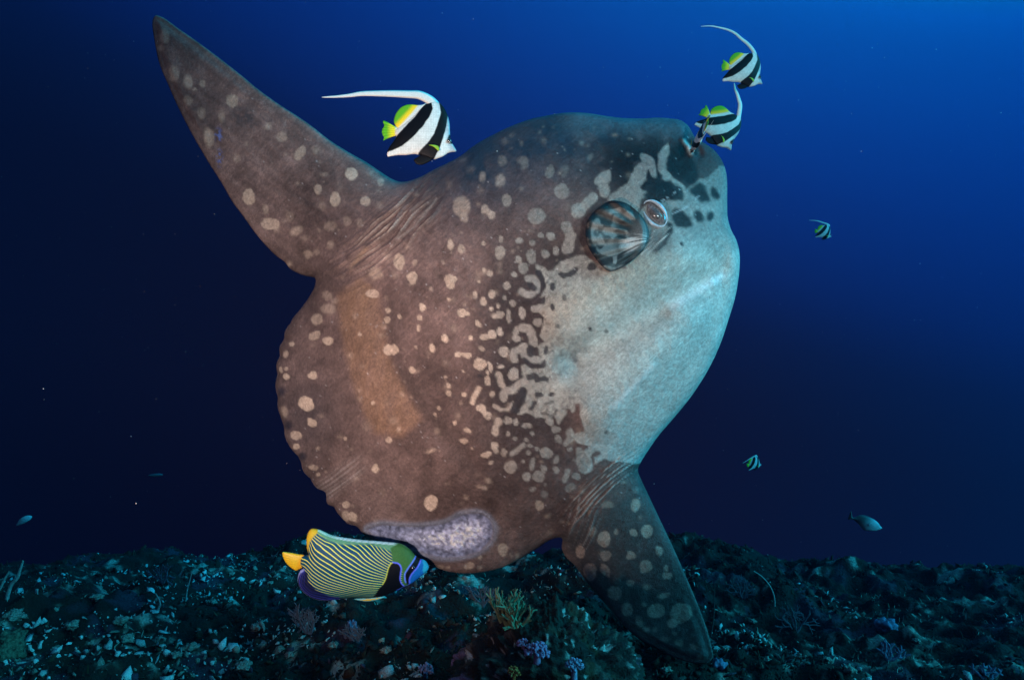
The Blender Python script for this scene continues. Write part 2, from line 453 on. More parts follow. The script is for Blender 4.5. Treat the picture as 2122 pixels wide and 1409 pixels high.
M_GREEN = mat_plain('green_coral', (.10, .125, .07), .8, .15, .45, 90, .004)
M_BLUE = mat_plain('gorgonian', (.07, .08, .10), .75, .3, .35, 120, .002)
M_WHIP = mat_plain('whip', (.20, .21, .19), .7, .2, .3, 120, .002)
M_PINK = mat_plain('pink_soft_coral', (.26, .12, .21), .7, .3, .4, 140, .004)
M_LILAC = mat_plain('lilac_soft_coral', (.20, .17, .25), .7, .3, .4, 140, .004)
M_SPONGE = mat_plain('blue_sponge', (.09, .11, .17), .85, .1, .5, 120, .006)
M_PALE = mat_plain('pale_coral', (.15, .16, .13), .9, .1, .7, 160, .012)
M_DULL = mat_plain('dull_green_coral', (.06, .07, .045), .9, .1, .7, 90, .014)
M_ORANGE = mat_plain('orange_sponge', (.32, .11, .03), .8, .2, .4, 120, .005)
M_DARKW = mat_plain('dark_whip', (.02, .02, .02), .7, .3, .3, 120, .002)

# green finger coral on the boulder's shoulder: knobbly upright fingers in a fan
gb = rock_point(1066, 1292); gb = gb + np.array((0, .01, -.01)); limbs = []
for k in range(26):
    t = (k + .5) / 26; a = R(-48 + 80 * t + rng.normal(0, 5)); dpt = rng.normal(0, .28)
    d_ = np.array((math.sin(a), dpt, math.cos(a))); ln = (.068 + .024 * math.sin(math.pi * min(1, t * 1.25))) * (.75 + .4 * rng.random())
    st_ = np.array((rng.normal(0, .014), rng.normal(0, .012), rng.normal(0, .006)))
    limbs.append(grow(st_, d_, ln * .5, .0052, 2, .34, 6, .5, None, .85))
coral('finger_coral', gb, limbs, M_GREEN, 'fan of green knobbly coral fingers on the boulder shoulder', 'coral')

def whip(pxs, rad, mat, label):
    b = ground(*pxs[0]); P = [np.zeros(3)]
    for q in pxs[1:]: P.append(pt(q[0], q[1], b[1]) - pt(*pxs[0], b[1]))
    P = np.array(P); P[0, 2] -= .02; t = np.linspace(0, 1, 14); s_ = np.linspace(0, 1, len(P))
    C3 = catmull(P, 6, False); V, Fq = tube(C3, np.linspace(rad, rad * .45, len(C3)), 7)
    o = obj('whip_coral', mk_mesh('whip_coral', V, Fq), mat, None, tuple(b)); tag(o, label, 'whip coral', 'whip corals on the reef')
whip([(12, 1240), (22, 1215), (36, 1198), (42, 1180), (48, 1162)], .0085, M_WHIP, 'thick pale whip coral bending upright, taller of a pair')
whip([(-4, 1222), (8, 1203), (19, 1184)], .006, M_WHIP, 'short straight pale whip coral, shorter of a pair')
whip([(384, 1244), (388, 1222), (394, 1200), (398, 1184)], .0035, M_WHIP, 'thin straight whip coral standing alone on cyan rubble')
whip([(321, 1264), (331, 1256), (330, 1244), (322, 1230)], .005, M_WHIP, 'small hooked whip coral curling over the rubble')
whip([(425, 1040), (427, 1030), (426, 1018)], .0035, M_WHIP, 'far tiny whip coral on the fading reef crest')
whip([(1276, 1354), (1288, 1338), (1306, 1314)], .0036, M_WHIP, 'thin straight pale spine leaning beside the anal fin')
whip([(1605, 1256), (1604, 1236), (1594, 1212), (1578, 1194), (1562, 1183)], .0042, M_WHIP, 'long arching whip coral beyond the anal fin')
whip([(1470, 1320), (1478, 1285), (1480, 1245), (1481, 1208)], .0035, M_DARKW, 'black whip coral standing close behind the anal fin')

def gorg(px, py, size, mat, label, lev=3, spread=.5, n=4, rad=.006, flat=True):
    b = ground(px, py); L = size * b[1] / F; limbs = []
    for k in range(n):
        a = R(-55 + 110 * (k + .5) / n + rng.normal(0, 7)); limbs.append(grow(np.array((0, 0, -.01)), np.array((math.sin(a), rng.normal(0, .15), math.cos(a))), L * .45, rad, lev, spread, 5, .25, np.array((.1, 1, .1)) / 1.02 if flat else None))
    coral('branching_coral', b, limbs, mat, label, 'coral')
gorg(640, 1312, 60, M_BLUE, 'bluish twiggy coral under the angelfish', 3, .55, 6, .0042)
gorg(1650, 1306, 52, M_BLUE, 'blue branching coral beside the arching whip', 3, .5, 5, .0050)
gorg(1842, 1366, 52, M_SPONGE, 'pale blue stubby branching coral on dim rubble', 2, .6, 5, .0085)
gorg(2040, 1404, 48, M_SPONGE, 'sprawling blue antler coral alone on dark floor', 2, .8, 4, .0085)
gorg(338, 1206, 42, M_BLUE, 'faint grey sea fan beyond the cyan rubble', 3, .6, 4, .006)
gorg(1240, 1110, 40, M_BLUE, 'dim coral twigs growing between body and anal fin', 3, .6, 4, .005)
gorg(1000, 1255, 50, M_BLUE, 'dim blue coral thicket below the sunfish belly', 3, .7, 6, .005)
gorg(740, 1330, 40, M_BLUE, 'small blue coral tuft below the angelfish belly', 3, .7, 5, .005)
gorg(1540, 1240, 48, M_BLUE, 'bushy blue coral close to the anal fin edge', 3, .7, 7, .0045)

def tuft(base, size, mat, name, label, n=12, group=None):
    "soft coral: a short trunk crowded with polyp knobs"
    root = empty(name, base); tag(root, label, 'soft coral', group)
    V, Fq = tube([np.array((0, 0, -.02)), np.array((0, 0, size * .4)), np.array((0, 0, size * .7))], [size * .22, size * .2, size * .1], 8)
    obj('stalk', mk_mesh(name + '_stalk', V, Fq), mat, root)
    VV, FF = [], []
    for k in range(n * 9):
        dv = rng.normal(size=3); dv /= np.linalg.norm(dv); dv[2] = abs(dv[2]) * .9
        c = dv * size * (.35 + .35 * rng.random()) + np.array((0, 0, size * .38)); r_ = size * (.05 + .08 * rng.random())
        VV.append((ICO_V * r_ * (1 + .5 * (rng.random((12, 1)) - .5)) + c)); FF.append(ICO_F + 12 * k)
    obj('polyps', mk_mesh(name + '_polyps', np.concatenate(VV), np.concatenate(FF)), mat, root)
tuft(pt(968, 1372, 1.93) + np.array((0, 0, -.02)), .050, M_LILAC, 'soft_coral', 'lilac cauliflower soft coral beside the boulder')
tuft(rock_point(1112, 1368), .042, M_PINK, 'soft_coral', 'pink soft coral on the boulder front')
tuft(rock_point(1086, 1345), .024, M_PINK, 'soft_coral', 'small pink soft coral higher on the boulder front')
tuft(pt(882, 1400, 2.05), .036, M_LILAC, 'soft_coral', 'lavender soft coral tuft low on the reef away from the boulder')
tuft(rock_point(1190, 1392), .034, M_LILAC, 'soft_coral', 'pale lilac soft coral at the boulder foot')
tuft(rock_point(1066, 1402), .026, M_ORANGE, 'sponge', 'small orange sponge at the boulder foot')
def lump(base, size, mat, name, label, cat, group=None, squash=.8):
    n, m = 14, 20; a = np.linspace(.01, math.pi - .01, n); b = np.linspace(0, 2 * math.pi, m, endpoint=False); A, B = np.meshgrid(a, b, indexing='ij')
    ux, uy, uz = np.sin(A) * np.cos(B), np.sin(A) * np.sin(B), np.cos(A); sd = int(rng.integers(1, 9999)); o1 = rng.random() * 50
    r = 1 + 1.0 * (fbm(ux * 2.6 + o1, uz * 2.6 + uy, 3, sd) - .5) + .7 * (fbm(uy * 6 + o1, ux * 6 + uz * 5, 2, sd + 1) - .5)
    r = r * (1 + .25 * np.sin(5 * B + o1) * np.sin(A))
    V = np.stack([ux * r, uy * r, uz * r * squash + .3], -1).reshape(-1, 3) * size; I = np.arange(n * m).reshape(n, m)
    Qs = np.stack([I[:-1], I[1:], np.roll(I, -1, 1)[1:], np.roll(I, -1, 1)[:-1]], -1).reshape(-1, 4)
    o = obj(name, mk_mesh(name, V, Qs), mat, None, tuple(base)); tag(o, label, cat, group)
lump(ground(1490, 1382), .020, M_SPONGE, 'sponge', 'round blue sponge touching the anal fin tip', 'sponge')
lump(ground(1838, 1302), .036, M_SPONGE, 'sponge', 'broad dull blue sponge above the stubby branching coral', 'sponge')
lump(ground(728, 1312), .022, M_SPONGE, 'sponge', 'upright pale blue sponge below the angelfish', 'sponge', None, 1.5)
lump(ground(536, 1072), .034, M_SPONGE, 'sponge', 'grey blue sponge on the far reef crest behind the angelfish', 'sponge')
lump(ground(20, 1335) - np.array((0, 0, .02)), .055, M_DULL, 'pale_coral', 'broad pale green coral head at the reef edge below the whip pair', 'coral')
for (qx, qy, sz) in ((532, 1302, .020), (1664, 1362, .018), (1560, 1345, .016), (1502, 1348, .014), (1618, 1148, .014), (1470, 1330, .013), (1714, 1370, .015), (505, 1385, .024), (260, 1330, .026), (250, 1290, .022), (395, 1345, .022), (150, 1300, .024), (440, 1250, .018),
                      (200, 1240, .02), (330, 1330, .02), (365, 1360, .018), (600, 1360, .016), (690, 1340, .017), (800, 1350, .016), (850, 1310, .014), (905, 1300, .014), (480, 1190, .014), (420, 1150, .016), (560, 1210, .013), (1560, 1290, .013), (1590, 1370, .015), (1380, 1390, .014), (1760, 1390, .016), (1900, 1330, .013), (30, 1280, .03)):
    lump(ground(qx, qy), sz, M_PALE, 'coral_fragment', 'knobbly pale coral fragment lying loose on the dark reef floor', 'coral', 'pale coral fragments on the reef floor', .6)


# ------------------------------------------------------------------ the sunfish
YAW = R(15); D0 = 2.30
FO = pt(1050, 690, D0)
FU = np.array((math.cos(YAW), -math.sin(YAW), 0)); FV = np.array((0, 0, 1.)); FN = np.array((-math.sin(YAW), -math.cos(YAW), 0))

def on_plane(px, py, off=0.0):
    "point of the fish's median plane (moved by off along its normal) measured at a photograph position"
    px, py = np.asarray(px, float), np.asarray(py, float)
    d = np.stack([(px - CX) / F, np.ones_like(px), (CY - py) / F], -1)
    t = (FO @ FN + off) / (d @ FN)
    return d * np.asarray(t)[..., None]

def proj(P): return CX + P[:, 0] / P[:, 1] * F, CY - P[:, 2] / P[:, 1] * F

MOLA = [(322, 33), (333, 35), (346, 42), (370, 60), (402, 82), (436, 107), (470, 133), (504, 160), (534, 185), (577, 216), (619, 243), (646, 262), (683, 291), (721, 315),
        (760, 337), (791, 358), (816, 373), (838, 378), (862, 374), (885, 365), (908, 352), (956, 329), (990, 302), (1029, 280), (1065, 263), (1101, 250), (1137, 242), (1174, 237),
        (1222, 238), (1260, 244), (1290, 247), (1330, 248), (1360, 246), (1390, 247), (1410, 250), (1425, 260), (1434, 274), (1442, 287), (1456, 296), (1470, 304), (1484, 316), (1496, 333),
        (1504, 354), (1507, 379), (1507, 419), (1508, 450), (1515, 476), (1526, 498), (1532, 521), (1533, 546), (1530, 580), (1523, 618), (1512, 655), (1493, 712), (1467, 767),
        (1434, 819), (1402, 859), (1366, 901), (1344, 932), (1330, 954), (1322, 973), (1330, 996), (1345, 1028), (1371, 1083), (1397, 1138), (1423, 1197), (1445, 1249),
        (1463, 1297), (1475, 1341), (1477, 1362), (1463, 1374), (1434, 1373), (1397, 1362), (1360, 1343), (1323, 1323), (1290, 1293), (1257, 1254), (1227, 1220), (1206, 1192),
        (1190, 1170), (1172, 1153), (1164, 1134), (1165, 1112), (1142, 1117), (1116, 1134), (1087, 1152), (1050, 1172), (1010, 1183), (970, 1187), (930, 1183), (900, 1172), (870, 1162),
        (820, 1143), (780, 1122), (755, 1106), (742, 1090), (718, 1082), (708, 1067), (695, 1053), (683, 1043), (677, 1023), (662, 1011), (645, 994), (633, 976), (626, 956), (616, 943),
        (604, 924), (592, 899), (585, 864), (578, 835), (575, 803), (576, 767), (581, 731), (590, 699), (604, 667), (626, 640), (648, 611), (659, 590), (655, 577), (630, 571),
        (615, 565), (601, 557), (590, 543), (572, 530), (550, 508), (528, 482), (506, 451), (480, 416), (459, 379), (429, 332), (395, 273), (369, 222), (348, 175), (329, 128), (318, 72), (316, 46)]
CORE = [(900, 400), (990, 330), (1100, 280), (1240, 262), (1380, 265), (1470, 330), (1500, 450), (1515, 560), (1470, 720), (1380, 850), (1290, 940), (1190, 1010), (1060, 1040),
        (950, 1000), (870, 900), (820, 780), (800, 650), (810, 540), (850, 450)]

# markings of the skin, measured on the photograph: x, y, half width, half height, strength, tilt in degrees
SPOTS = [(341,75,10,14,.35,0),(333.5,100,5,6,.5,0),(360.7,154,10,17,.55,0),(389,170,8.5,13,.6,0),(421,174,6,7,.7,0),(404,186,4.5,3,.8,0),(390,209,10,11,.4,0),
(419,235,7.5,12,.5,0),(482,210,13,14,.85,0),(460,241,6,12,.6,0),(432,286,10,20,.6,0),(556,263,7,7,.5,0),(584,284,10,9.6,.5,0),(511,299,4,5,.4,0),
(622,318,9,16,.8,-35),(728,361,12.5,13,.95,0),(789,378,7,7.5,.7,0),(659,393,9,9.7,.7,0),(695,413,12,16,.95,-10),(757,416,11,10,.9,0),(516,408,12.5,16,.85,0),
(549,434,6,9,.5,0),(560,463,20,11.5,.75,0),(614,478,14,8,.5,30),(601,448,10,10,.25,0),(683,469,12,11,.3,0),(718,459,8,10,.3,0),(747,463,8,8,.4,0),(637,528,10,7,.5,0),
(656,524,7,6,.4,0),(685,508,7,8,.4,0),(491,328,7,8.5,.4,0),(829,542,11,15.5,1,0),(779,568,14,12,.45,0),(599,547,4,5,.5,0),
(1040,334,9,11,.45,0),(1083,333,11,9,.55,0),(1086,344,7,9,.55,0),(1000,367,7.7,11,.55,0),(1037,375,10,14,.6,-20),(1138.6,356,8.5,14,.7,-15),(1169,354,8,12,.4,-10),(1165,397,15,16.5,.7,0),
(1050,415,8.5,12.5,.8,0),(957,428,17.5,21,.55,0),(962,452,8,8,.5,0),(1004,433,8,9,.75,0),(1017,447,8,9,.75,0),(1011,440,6,6,.75,0),(1111,449,18,17,.8,0),(1204,297,5,5,.5,0),(1222,324,5,8,.4,-30),
(933,508,6.5,12,.9,0),(956,516,7.4,9,.85,0),(1002,505,4.3,5.3,.9,0),(1038,495,5.8,7.2,.9,0),(1036,524,9.7,15,1,0),(1075,499,8.7,7.7,.9,0),(1103,503,6,6,.9,0),
(1121,488,7,5.4,.9,0),(1143,490,8.7,9,1,0),(1130,527,8,8.7,1,0),(1151,520,6.8,9,.9,0),(1073,538,6.8,7.7,1,0),(1101,533,10,15.5,1,0),(1084,556,10,11.5,1,0),
(854,575,11,11,1,0),(857,584,6,7,1,0),(861,545,5,6,.7,0),(933,580,11,11,1,0),(934,590,8,9.6,1,0),(942,579,6,6,1,0),(894,599,3.5,4,.5,0),(930,621,3.4,3.4,.9,0),
(876,636,6.4,8,1,0),(869,659,5.7,6,1,0),(868,680,4.3,6.4,.9,0),(862,718,3,3,.8,0),(896,721,4.7,8,1,0),(923,701,7,8.5,1,25),(957,648,9,8.5,1,0),(968,650,6,4.5,1,0),
(990,670,5,8.3,1,40),(975,700,5.4,6,1,0),(949,733,7,6,1,0),(960,734,9,4.3,1,0),(970,735,7,6,1,0),(985,610,4,7.6,.9,0),(1002,625,7,8.6,1,0),(1020,610,6.8,9.5,1,0),
(1049,592,6.8,9,1,0),(1046,616,4,6,.7,0),(1017,642,4.3,5,1,0),(1032,634,4.3,4.7,.9,0),(1003,559,4,5,.9,0),(1016,568,5.5,6.5,1,0),(993,583,3,3,.7,0),(1064,570,6,6,1,0),
(919,544,2.5,2.5,.5,0),(1034,653,10,8.5,1,0),(1025,655,7,5,1,0),(1054,656,5,16,1,5),(1083,649,6.8,12.8,1,0),(1063,628,7.6,7.6,.9,0),(1035,687,6.4,8,1,0),(1004,697,9,7,1,0),(1012,697,9,5.5,1,0),
(1020,693,7.5,8,1,0),(1069,690,6.4,14,1,0),(1071,701,7.5,6.4,1,0),(997,722,5.5,4.7,.8,0),(1043,727,11.7,10.6,1,20),(994,754,13,12.5,1,0),
(1114,641,12,9,1,10),(1117,670,10,10,1,0),(1014,760,4,11,1,20),(1010,772,3,6,.9,15),(1036,760,8,3.6,1,15),(1065,744,8,7,1,0),(1063,776,11,13,1,0),(1010,789,6.4,9,1,10),
(962,818,5,5,1,0),(1020,816,4.8,7.6,1,-10),(997,845,10,8.4,1,0),(1011,861,8,9,1,0),(1004,853,6,6,1,0),(1053,871,9,8,1,0),(1069,873,6,7,1,0),(1093,882,12,5,1,0),(1139,873,8,8.4,1,0),
(1151,889,11,7.6,1,0),(1157,910,6,9,.9,30),(970,893,9,5,1,-20),(959,914,8.4,5,1,-10),(943,875,4,4.4,.9,0),(1052,898,4.4,4.4,.9,0),(1066,908,5,4.8,.8,0),(1103,899,5,4.8,.9,0),
(1090,912,4.4,4.4,.9,0),(1024,924,8,10,1,0),(1028,934,6,6,1,0),(1044,938,6.4,8.4,1,-20),(1006,942,11.5,6,1,20),(1096,925,4.8,4.8,.9,0),(1093,939,4.4,4,.9,0),(1113,932,4,5,.9,0),(1131,939,13,11,1,0),
(1057,967,12.3,13,1,0),(1084,956,4.4,4,.9,0),(1091,987,10,10,1,0),(1115,988,12,12,1,0),(1126,973,6,8,1,0),(1153,975,6.4,7,.9,0),(1153,952,5,9.5,.8,-20),(1199,955,5.6,10,1,5),
(1194,986,7.6,7.6,.9,0),(1182,1010,12,8,.7,30),(1106,1013,6,5,.7,0),(1180,931,4,5,.9,0),(1130,1004,3,3,.8,0),(1014,997,5,5,.45,0),(1006,1011,6,5,.45,0),(1019,957,5,4,.8,0),(977,930,3,3,.7,0),
(958,769,3,3,.7,0),(954,837,3,3,.5,0),(893,1041,13,16.5,1,-20),(1042,1139,10.4,14,.8,0),(996,1155,4,5,.8,0),(971,1173,11,8,.8,30),(930,1177,5.4,4.5,.7,0),(1059,1151,3,4,.6,0),
(1072,1153,4.5,7,.6,-15),(994,1177,4.5,4.5,.5,0),(914,1174,8,5,.6,0),(1117,1047,9.5,10.5,.7,0),(966,1029,5,5,.4,0),(1128,1025,6,7,.6,0),(1134,1069,5.5,4.4,.6,0),
(771,608,12.7,9,.8,0),(803,643,6,5.4,1,0),(800,662,7,7,1,0),(828,656,4.5,4.5,.8,0),(680,641,16,10,.5,0),(694,624,8,6,.4,0),(678,613,9,8,.4,0),(656,662,12.7,11,.75,0),
(652,694,12.7,7.7,.85,25),(679,706,10,8,.95,0),(604,713,6,5,.95,0),(593,734,5.4,7,.7,0),(583,767,4.5,6,.9,0),(595,780,7.3,6,.9,0),(594,765,4,4,.8,0),(648,778,9.5,7.7,1,0),
(635,837,17,14.5,1.1,0),(648,878,9,7.7,1,0),(642,871,5,5,1,0),(588,853,7,11,.6,0),(613,902,11.4,9,.8,0),(613,926,7.3,6.4,.8,0),(649,969,10,6,.7,0),(659,984,4.5,4.5,.8,0),
(778,972,7.7,10,1,-20),(808,910,7,6,.8,0),(826,891,4,5,.5,0),(714,910,3.6,3.6,.8,0),(774,835,4,4,.8,0),(803,725,10,11,1.1,0),(815,725,9,10,1.1,0),(854,766,7,7.3,1,0),
(929,800,5,5,.9,0),(922,781,3.6,3.6,.9,0),(931,816,5.4,5.4,.9,0),(910,845,3.6,4.5,.8,0),(900,860,3.2,3.2,.7,0),(893,933,9,3.6,.6,20),(717,1045,7.3,7.7,.8,0),(716,1068,9,10,.9,0),(731,1070,9,9,.9,0),(660,928,4,4,.4,0),(747,692,4,4,.7,0),
(1317,1046,10,14,.75,0),(1341,1101,11,14,.9,0),(1314,1103,8,8,.85,0),(1279,1102,4.4,6.3,.7,0),(1252,1116,13,15.5,.85,0),(1227,1101,8,9,.4,0),(1365,1141,7.4,11,.75,0),
(1255,1151,11,11,.75,0),(1306,1150,9,9,.9,0),(1202,1144,10,13,.7,0),(1223,1184,13,18,.75,0),(1254,1182,9,15,.75,30),(1338,1173,14,14,.95,0),(1380,1177,5.5,6.6,.8,0),
(1383,1192,9.6,7.4,.8,0),(1307,1206,8,7,.7,0),(1338,1216,7,4.4,.6,15),(1273,1227,15.5,14,.8,15),(1376,1233,12,5.5,.75,15),(1298,1262,12,14,.65,0),(1359,1265,18.5,15.5,.8,10),
(1411,1270,24,19,.75,20),(1393,1291,12,9,.75,15),(1325,1288,7,11,.6,30),(1340,1304,7.4,5.5,.5,0),(1357,1304,4.4,4.4,.5,0),(1379,1323,9,5.5,.4,0),(1408,1331,7.4,8,.6,0),
(1437,1339,7.4,5.5,.5,0),(1450,1360,5.5,5.5,.4,0),(1334,1251,5.5,4.4,.5,0),(1398,1310,5,4,.4,0),(1317,1016,7,7,.4,0),(1260,1046,11,7.4,.45,0)]
CHAINS = [([(1174, 470), (1184, 490), (1174, 517)], 10.5), ([(1201, 437), (1214, 425), (1229, 409)], 10), ([(1198, 437)], 15.5),
          ([(1096, 577), (1108, 578), (1114, 590), (1112, 602), (1100, 612), (1090, 610), (1080, 605)], 7),
          ([(1082, 679), (1096, 681), (1103, 695), (1105, 710)], 9.5), ([(1086, 718), (1088, 736), (1104, 744), (1125, 748)], 8.5), ([(1064, 744), (1066, 728), (1078, 722), (1086, 718)], 8),
          ([(1034, 776), (1041, 797)], 6.5), ([(991, 804), (979, 833)], 4.8), ([(1043, 823), (1047, 810), (1059, 809), (1075, 798), (1088, 788)], 8),
          ([(1025, 841), (1037, 849), (1053, 849), (1065, 836)], 4), ([(1035, 873), (1027, 883), (1025, 897)], 7), ([(1061, 939), (1083, 923)], 5.5),
          ([(1105, 953), (1102, 970)], 4.8), ([(1177, 977), (1171, 994)], 5.5), ([(1200, 937), (1214, 955), (1207, 970)], 9), ([(1178, 893), (1180, 905), (1171, 919)], 5)]
PALE = [(1300, 560), (1262, 556), (1240, 545), (1215, 530), (1195, 529), (1178, 538), (1163, 541), (1148, 558), (1136, 562), (1124, 551), (1112, 548), (1110, 556), (1122, 566), (1131, 580), (1132, 596),
        (1120, 617), (1133, 613), (1131, 631), (1110, 637), (1118, 648), (1130, 660), (1130, 671), (1120, 695), (1130, 709), (1113, 716), (1118, 735), (1130, 745), (1128, 752),
        (1133, 752), (1128, 762), (1105, 764), (1090, 755), (1079, 760), (1083, 780), (1078, 792), (1091, 811), (1083, 835), (1071, 859), (1095, 857), (1110, 865), (1131, 867), (1150, 860),
        (1152, 868), (1158, 879), (1168, 867), (1176, 859), (1174, 847), (1182, 847), (1187, 852), (1192, 850), (1194, 838), (1204, 838), (1204, 851), (1208, 871), (1214, 893),
        (1192, 899), (1182, 886), (1178, 892), (1188, 905), (1172, 920), (1190, 909), (1198, 917), (1224, 923), (1207, 937), (1212, 955), (1205, 968), (1214, 980), (1226, 974), (1228, 959),
        (1224, 947), (1230, 933), (1244, 935), (1246, 941), (1232, 947), (1234, 963), (1250, 951), (1300, 960), (1420, 960), (1700, 700), (1700, 340), (1490, 345), (1470, 368), (1452, 372), (1432, 384),
        (1412, 402), (1390, 416), (1340, 425), (1300, 470), (1290, 520)]
HEADPALE = [[(1327, 319), (1336, 317), (1350, 325), (1358, 342), (1363, 365), (1354, 368), (1343, 348), (1340, 370), (1327, 390), (1347, 402), (1330, 416), (1321, 441), (1300, 430), (1276, 416), (1259, 416),
             (1268, 402), (1285, 388), (1304, 373), (1317, 345), (1331, 334)],
            [(1263, 351), (1266, 368), (1259, 382), (1265, 396), (1256, 409), (1245, 407), (1242, 390), (1232, 379), (1239, 362)],
            [(1367, 317), (1384, 298), (1388, 314), (1380, 334), (1385, 353), (1401, 370), (1415, 382), (1424, 402), (1415, 419), (1407, 402), (1387, 382), (1373, 368), (1363, 342)]]
DARKS = [[(1395, 436), (1415, 439), (1435, 461), (1432, 470), (1407, 473), (1395, 459)], [(1432, 390), (1452, 379), (1466, 396), (1472, 416), (1455, 419), (1435, 405)],
         [(1478, 388), (1489, 396), (1493, 410), (1483, 413), (1475, 402)], [(1441, 436), (1452, 442), (1458, 456), (1446, 459), (1438, 447)], [(1468, 439), (1478, 439), (1478, 453), (1469, 459), (1463, 450)],
         [(1384, 464), (1394, 467), (1392, 487), (1384, 501), (1373, 518), (1356, 527), (1353, 521), (1370, 507), (1381, 484)], [(1335, 405), (1356, 387), (1384, 376), (1401, 382), (1415, 396), (1415, 416), (1395, 416), (1381, 413), (1372, 419), (1350, 416)],
         [(1408, 296), (1425, 318), (1440, 345), (1448, 365), (1432, 382), (1405, 362), (1388, 345), (1389, 318)]]
DCHAIN = [([(1117, 565), (1125, 578), (1127, 592)], 5.5), ([(1100, 590), (1107, 598)], 6.5), ([(1162, 568), (1168, 573), (1180, 569), (1196, 559)], 5), ([(1226, 552), (1228, 552)], 9), ([(1147, 590), (1149, 598)], 5.5),
          ([(1172, 614), (1173, 622)], 3.8), ([(1147, 634), (1149, 638)], 5.5), ([(1158, 677)], 4), ([(1222, 681)], 4.5), ([(1256, 686)], 3.5), ([(1133, 722), (1131, 731)], 4.5), ([(1128, 750), (1119, 757), (1099, 757), (1087, 744)], 4.5),
          ([(1095, 782), (1106, 777), (1114, 786), (1130, 785)], 6.5), ([(1112, 820), (1120, 819)], 5), ([(1141, 816), (1144, 816)], 4.5), ([(1131, 838), (1139, 837), (1147, 833)], 3.2), ([(1108, 836), (1100, 845)], 5),
          ([(1123, 856), (1150, 859), (1156, 851)], 3), ([(1100, 724), (1101, 730)], 8.5), ([(1259, 894)], 3.5), ([(1413, 507)], 4.5), ([(1083, 812), (1077, 830), (1069, 847)], 10), ([(993, 778)], 4.5)]
SCAR = [(762, 1098), (775, 1090), (800, 1087), (860, 1091), (920, 1084), (955, 1067), (990, 1063), (1014, 1076), (1022, 1098), (1014, 1122), (990, 1143), (940, 1155), (890, 1150), (830, 1128), (780, 1112)]

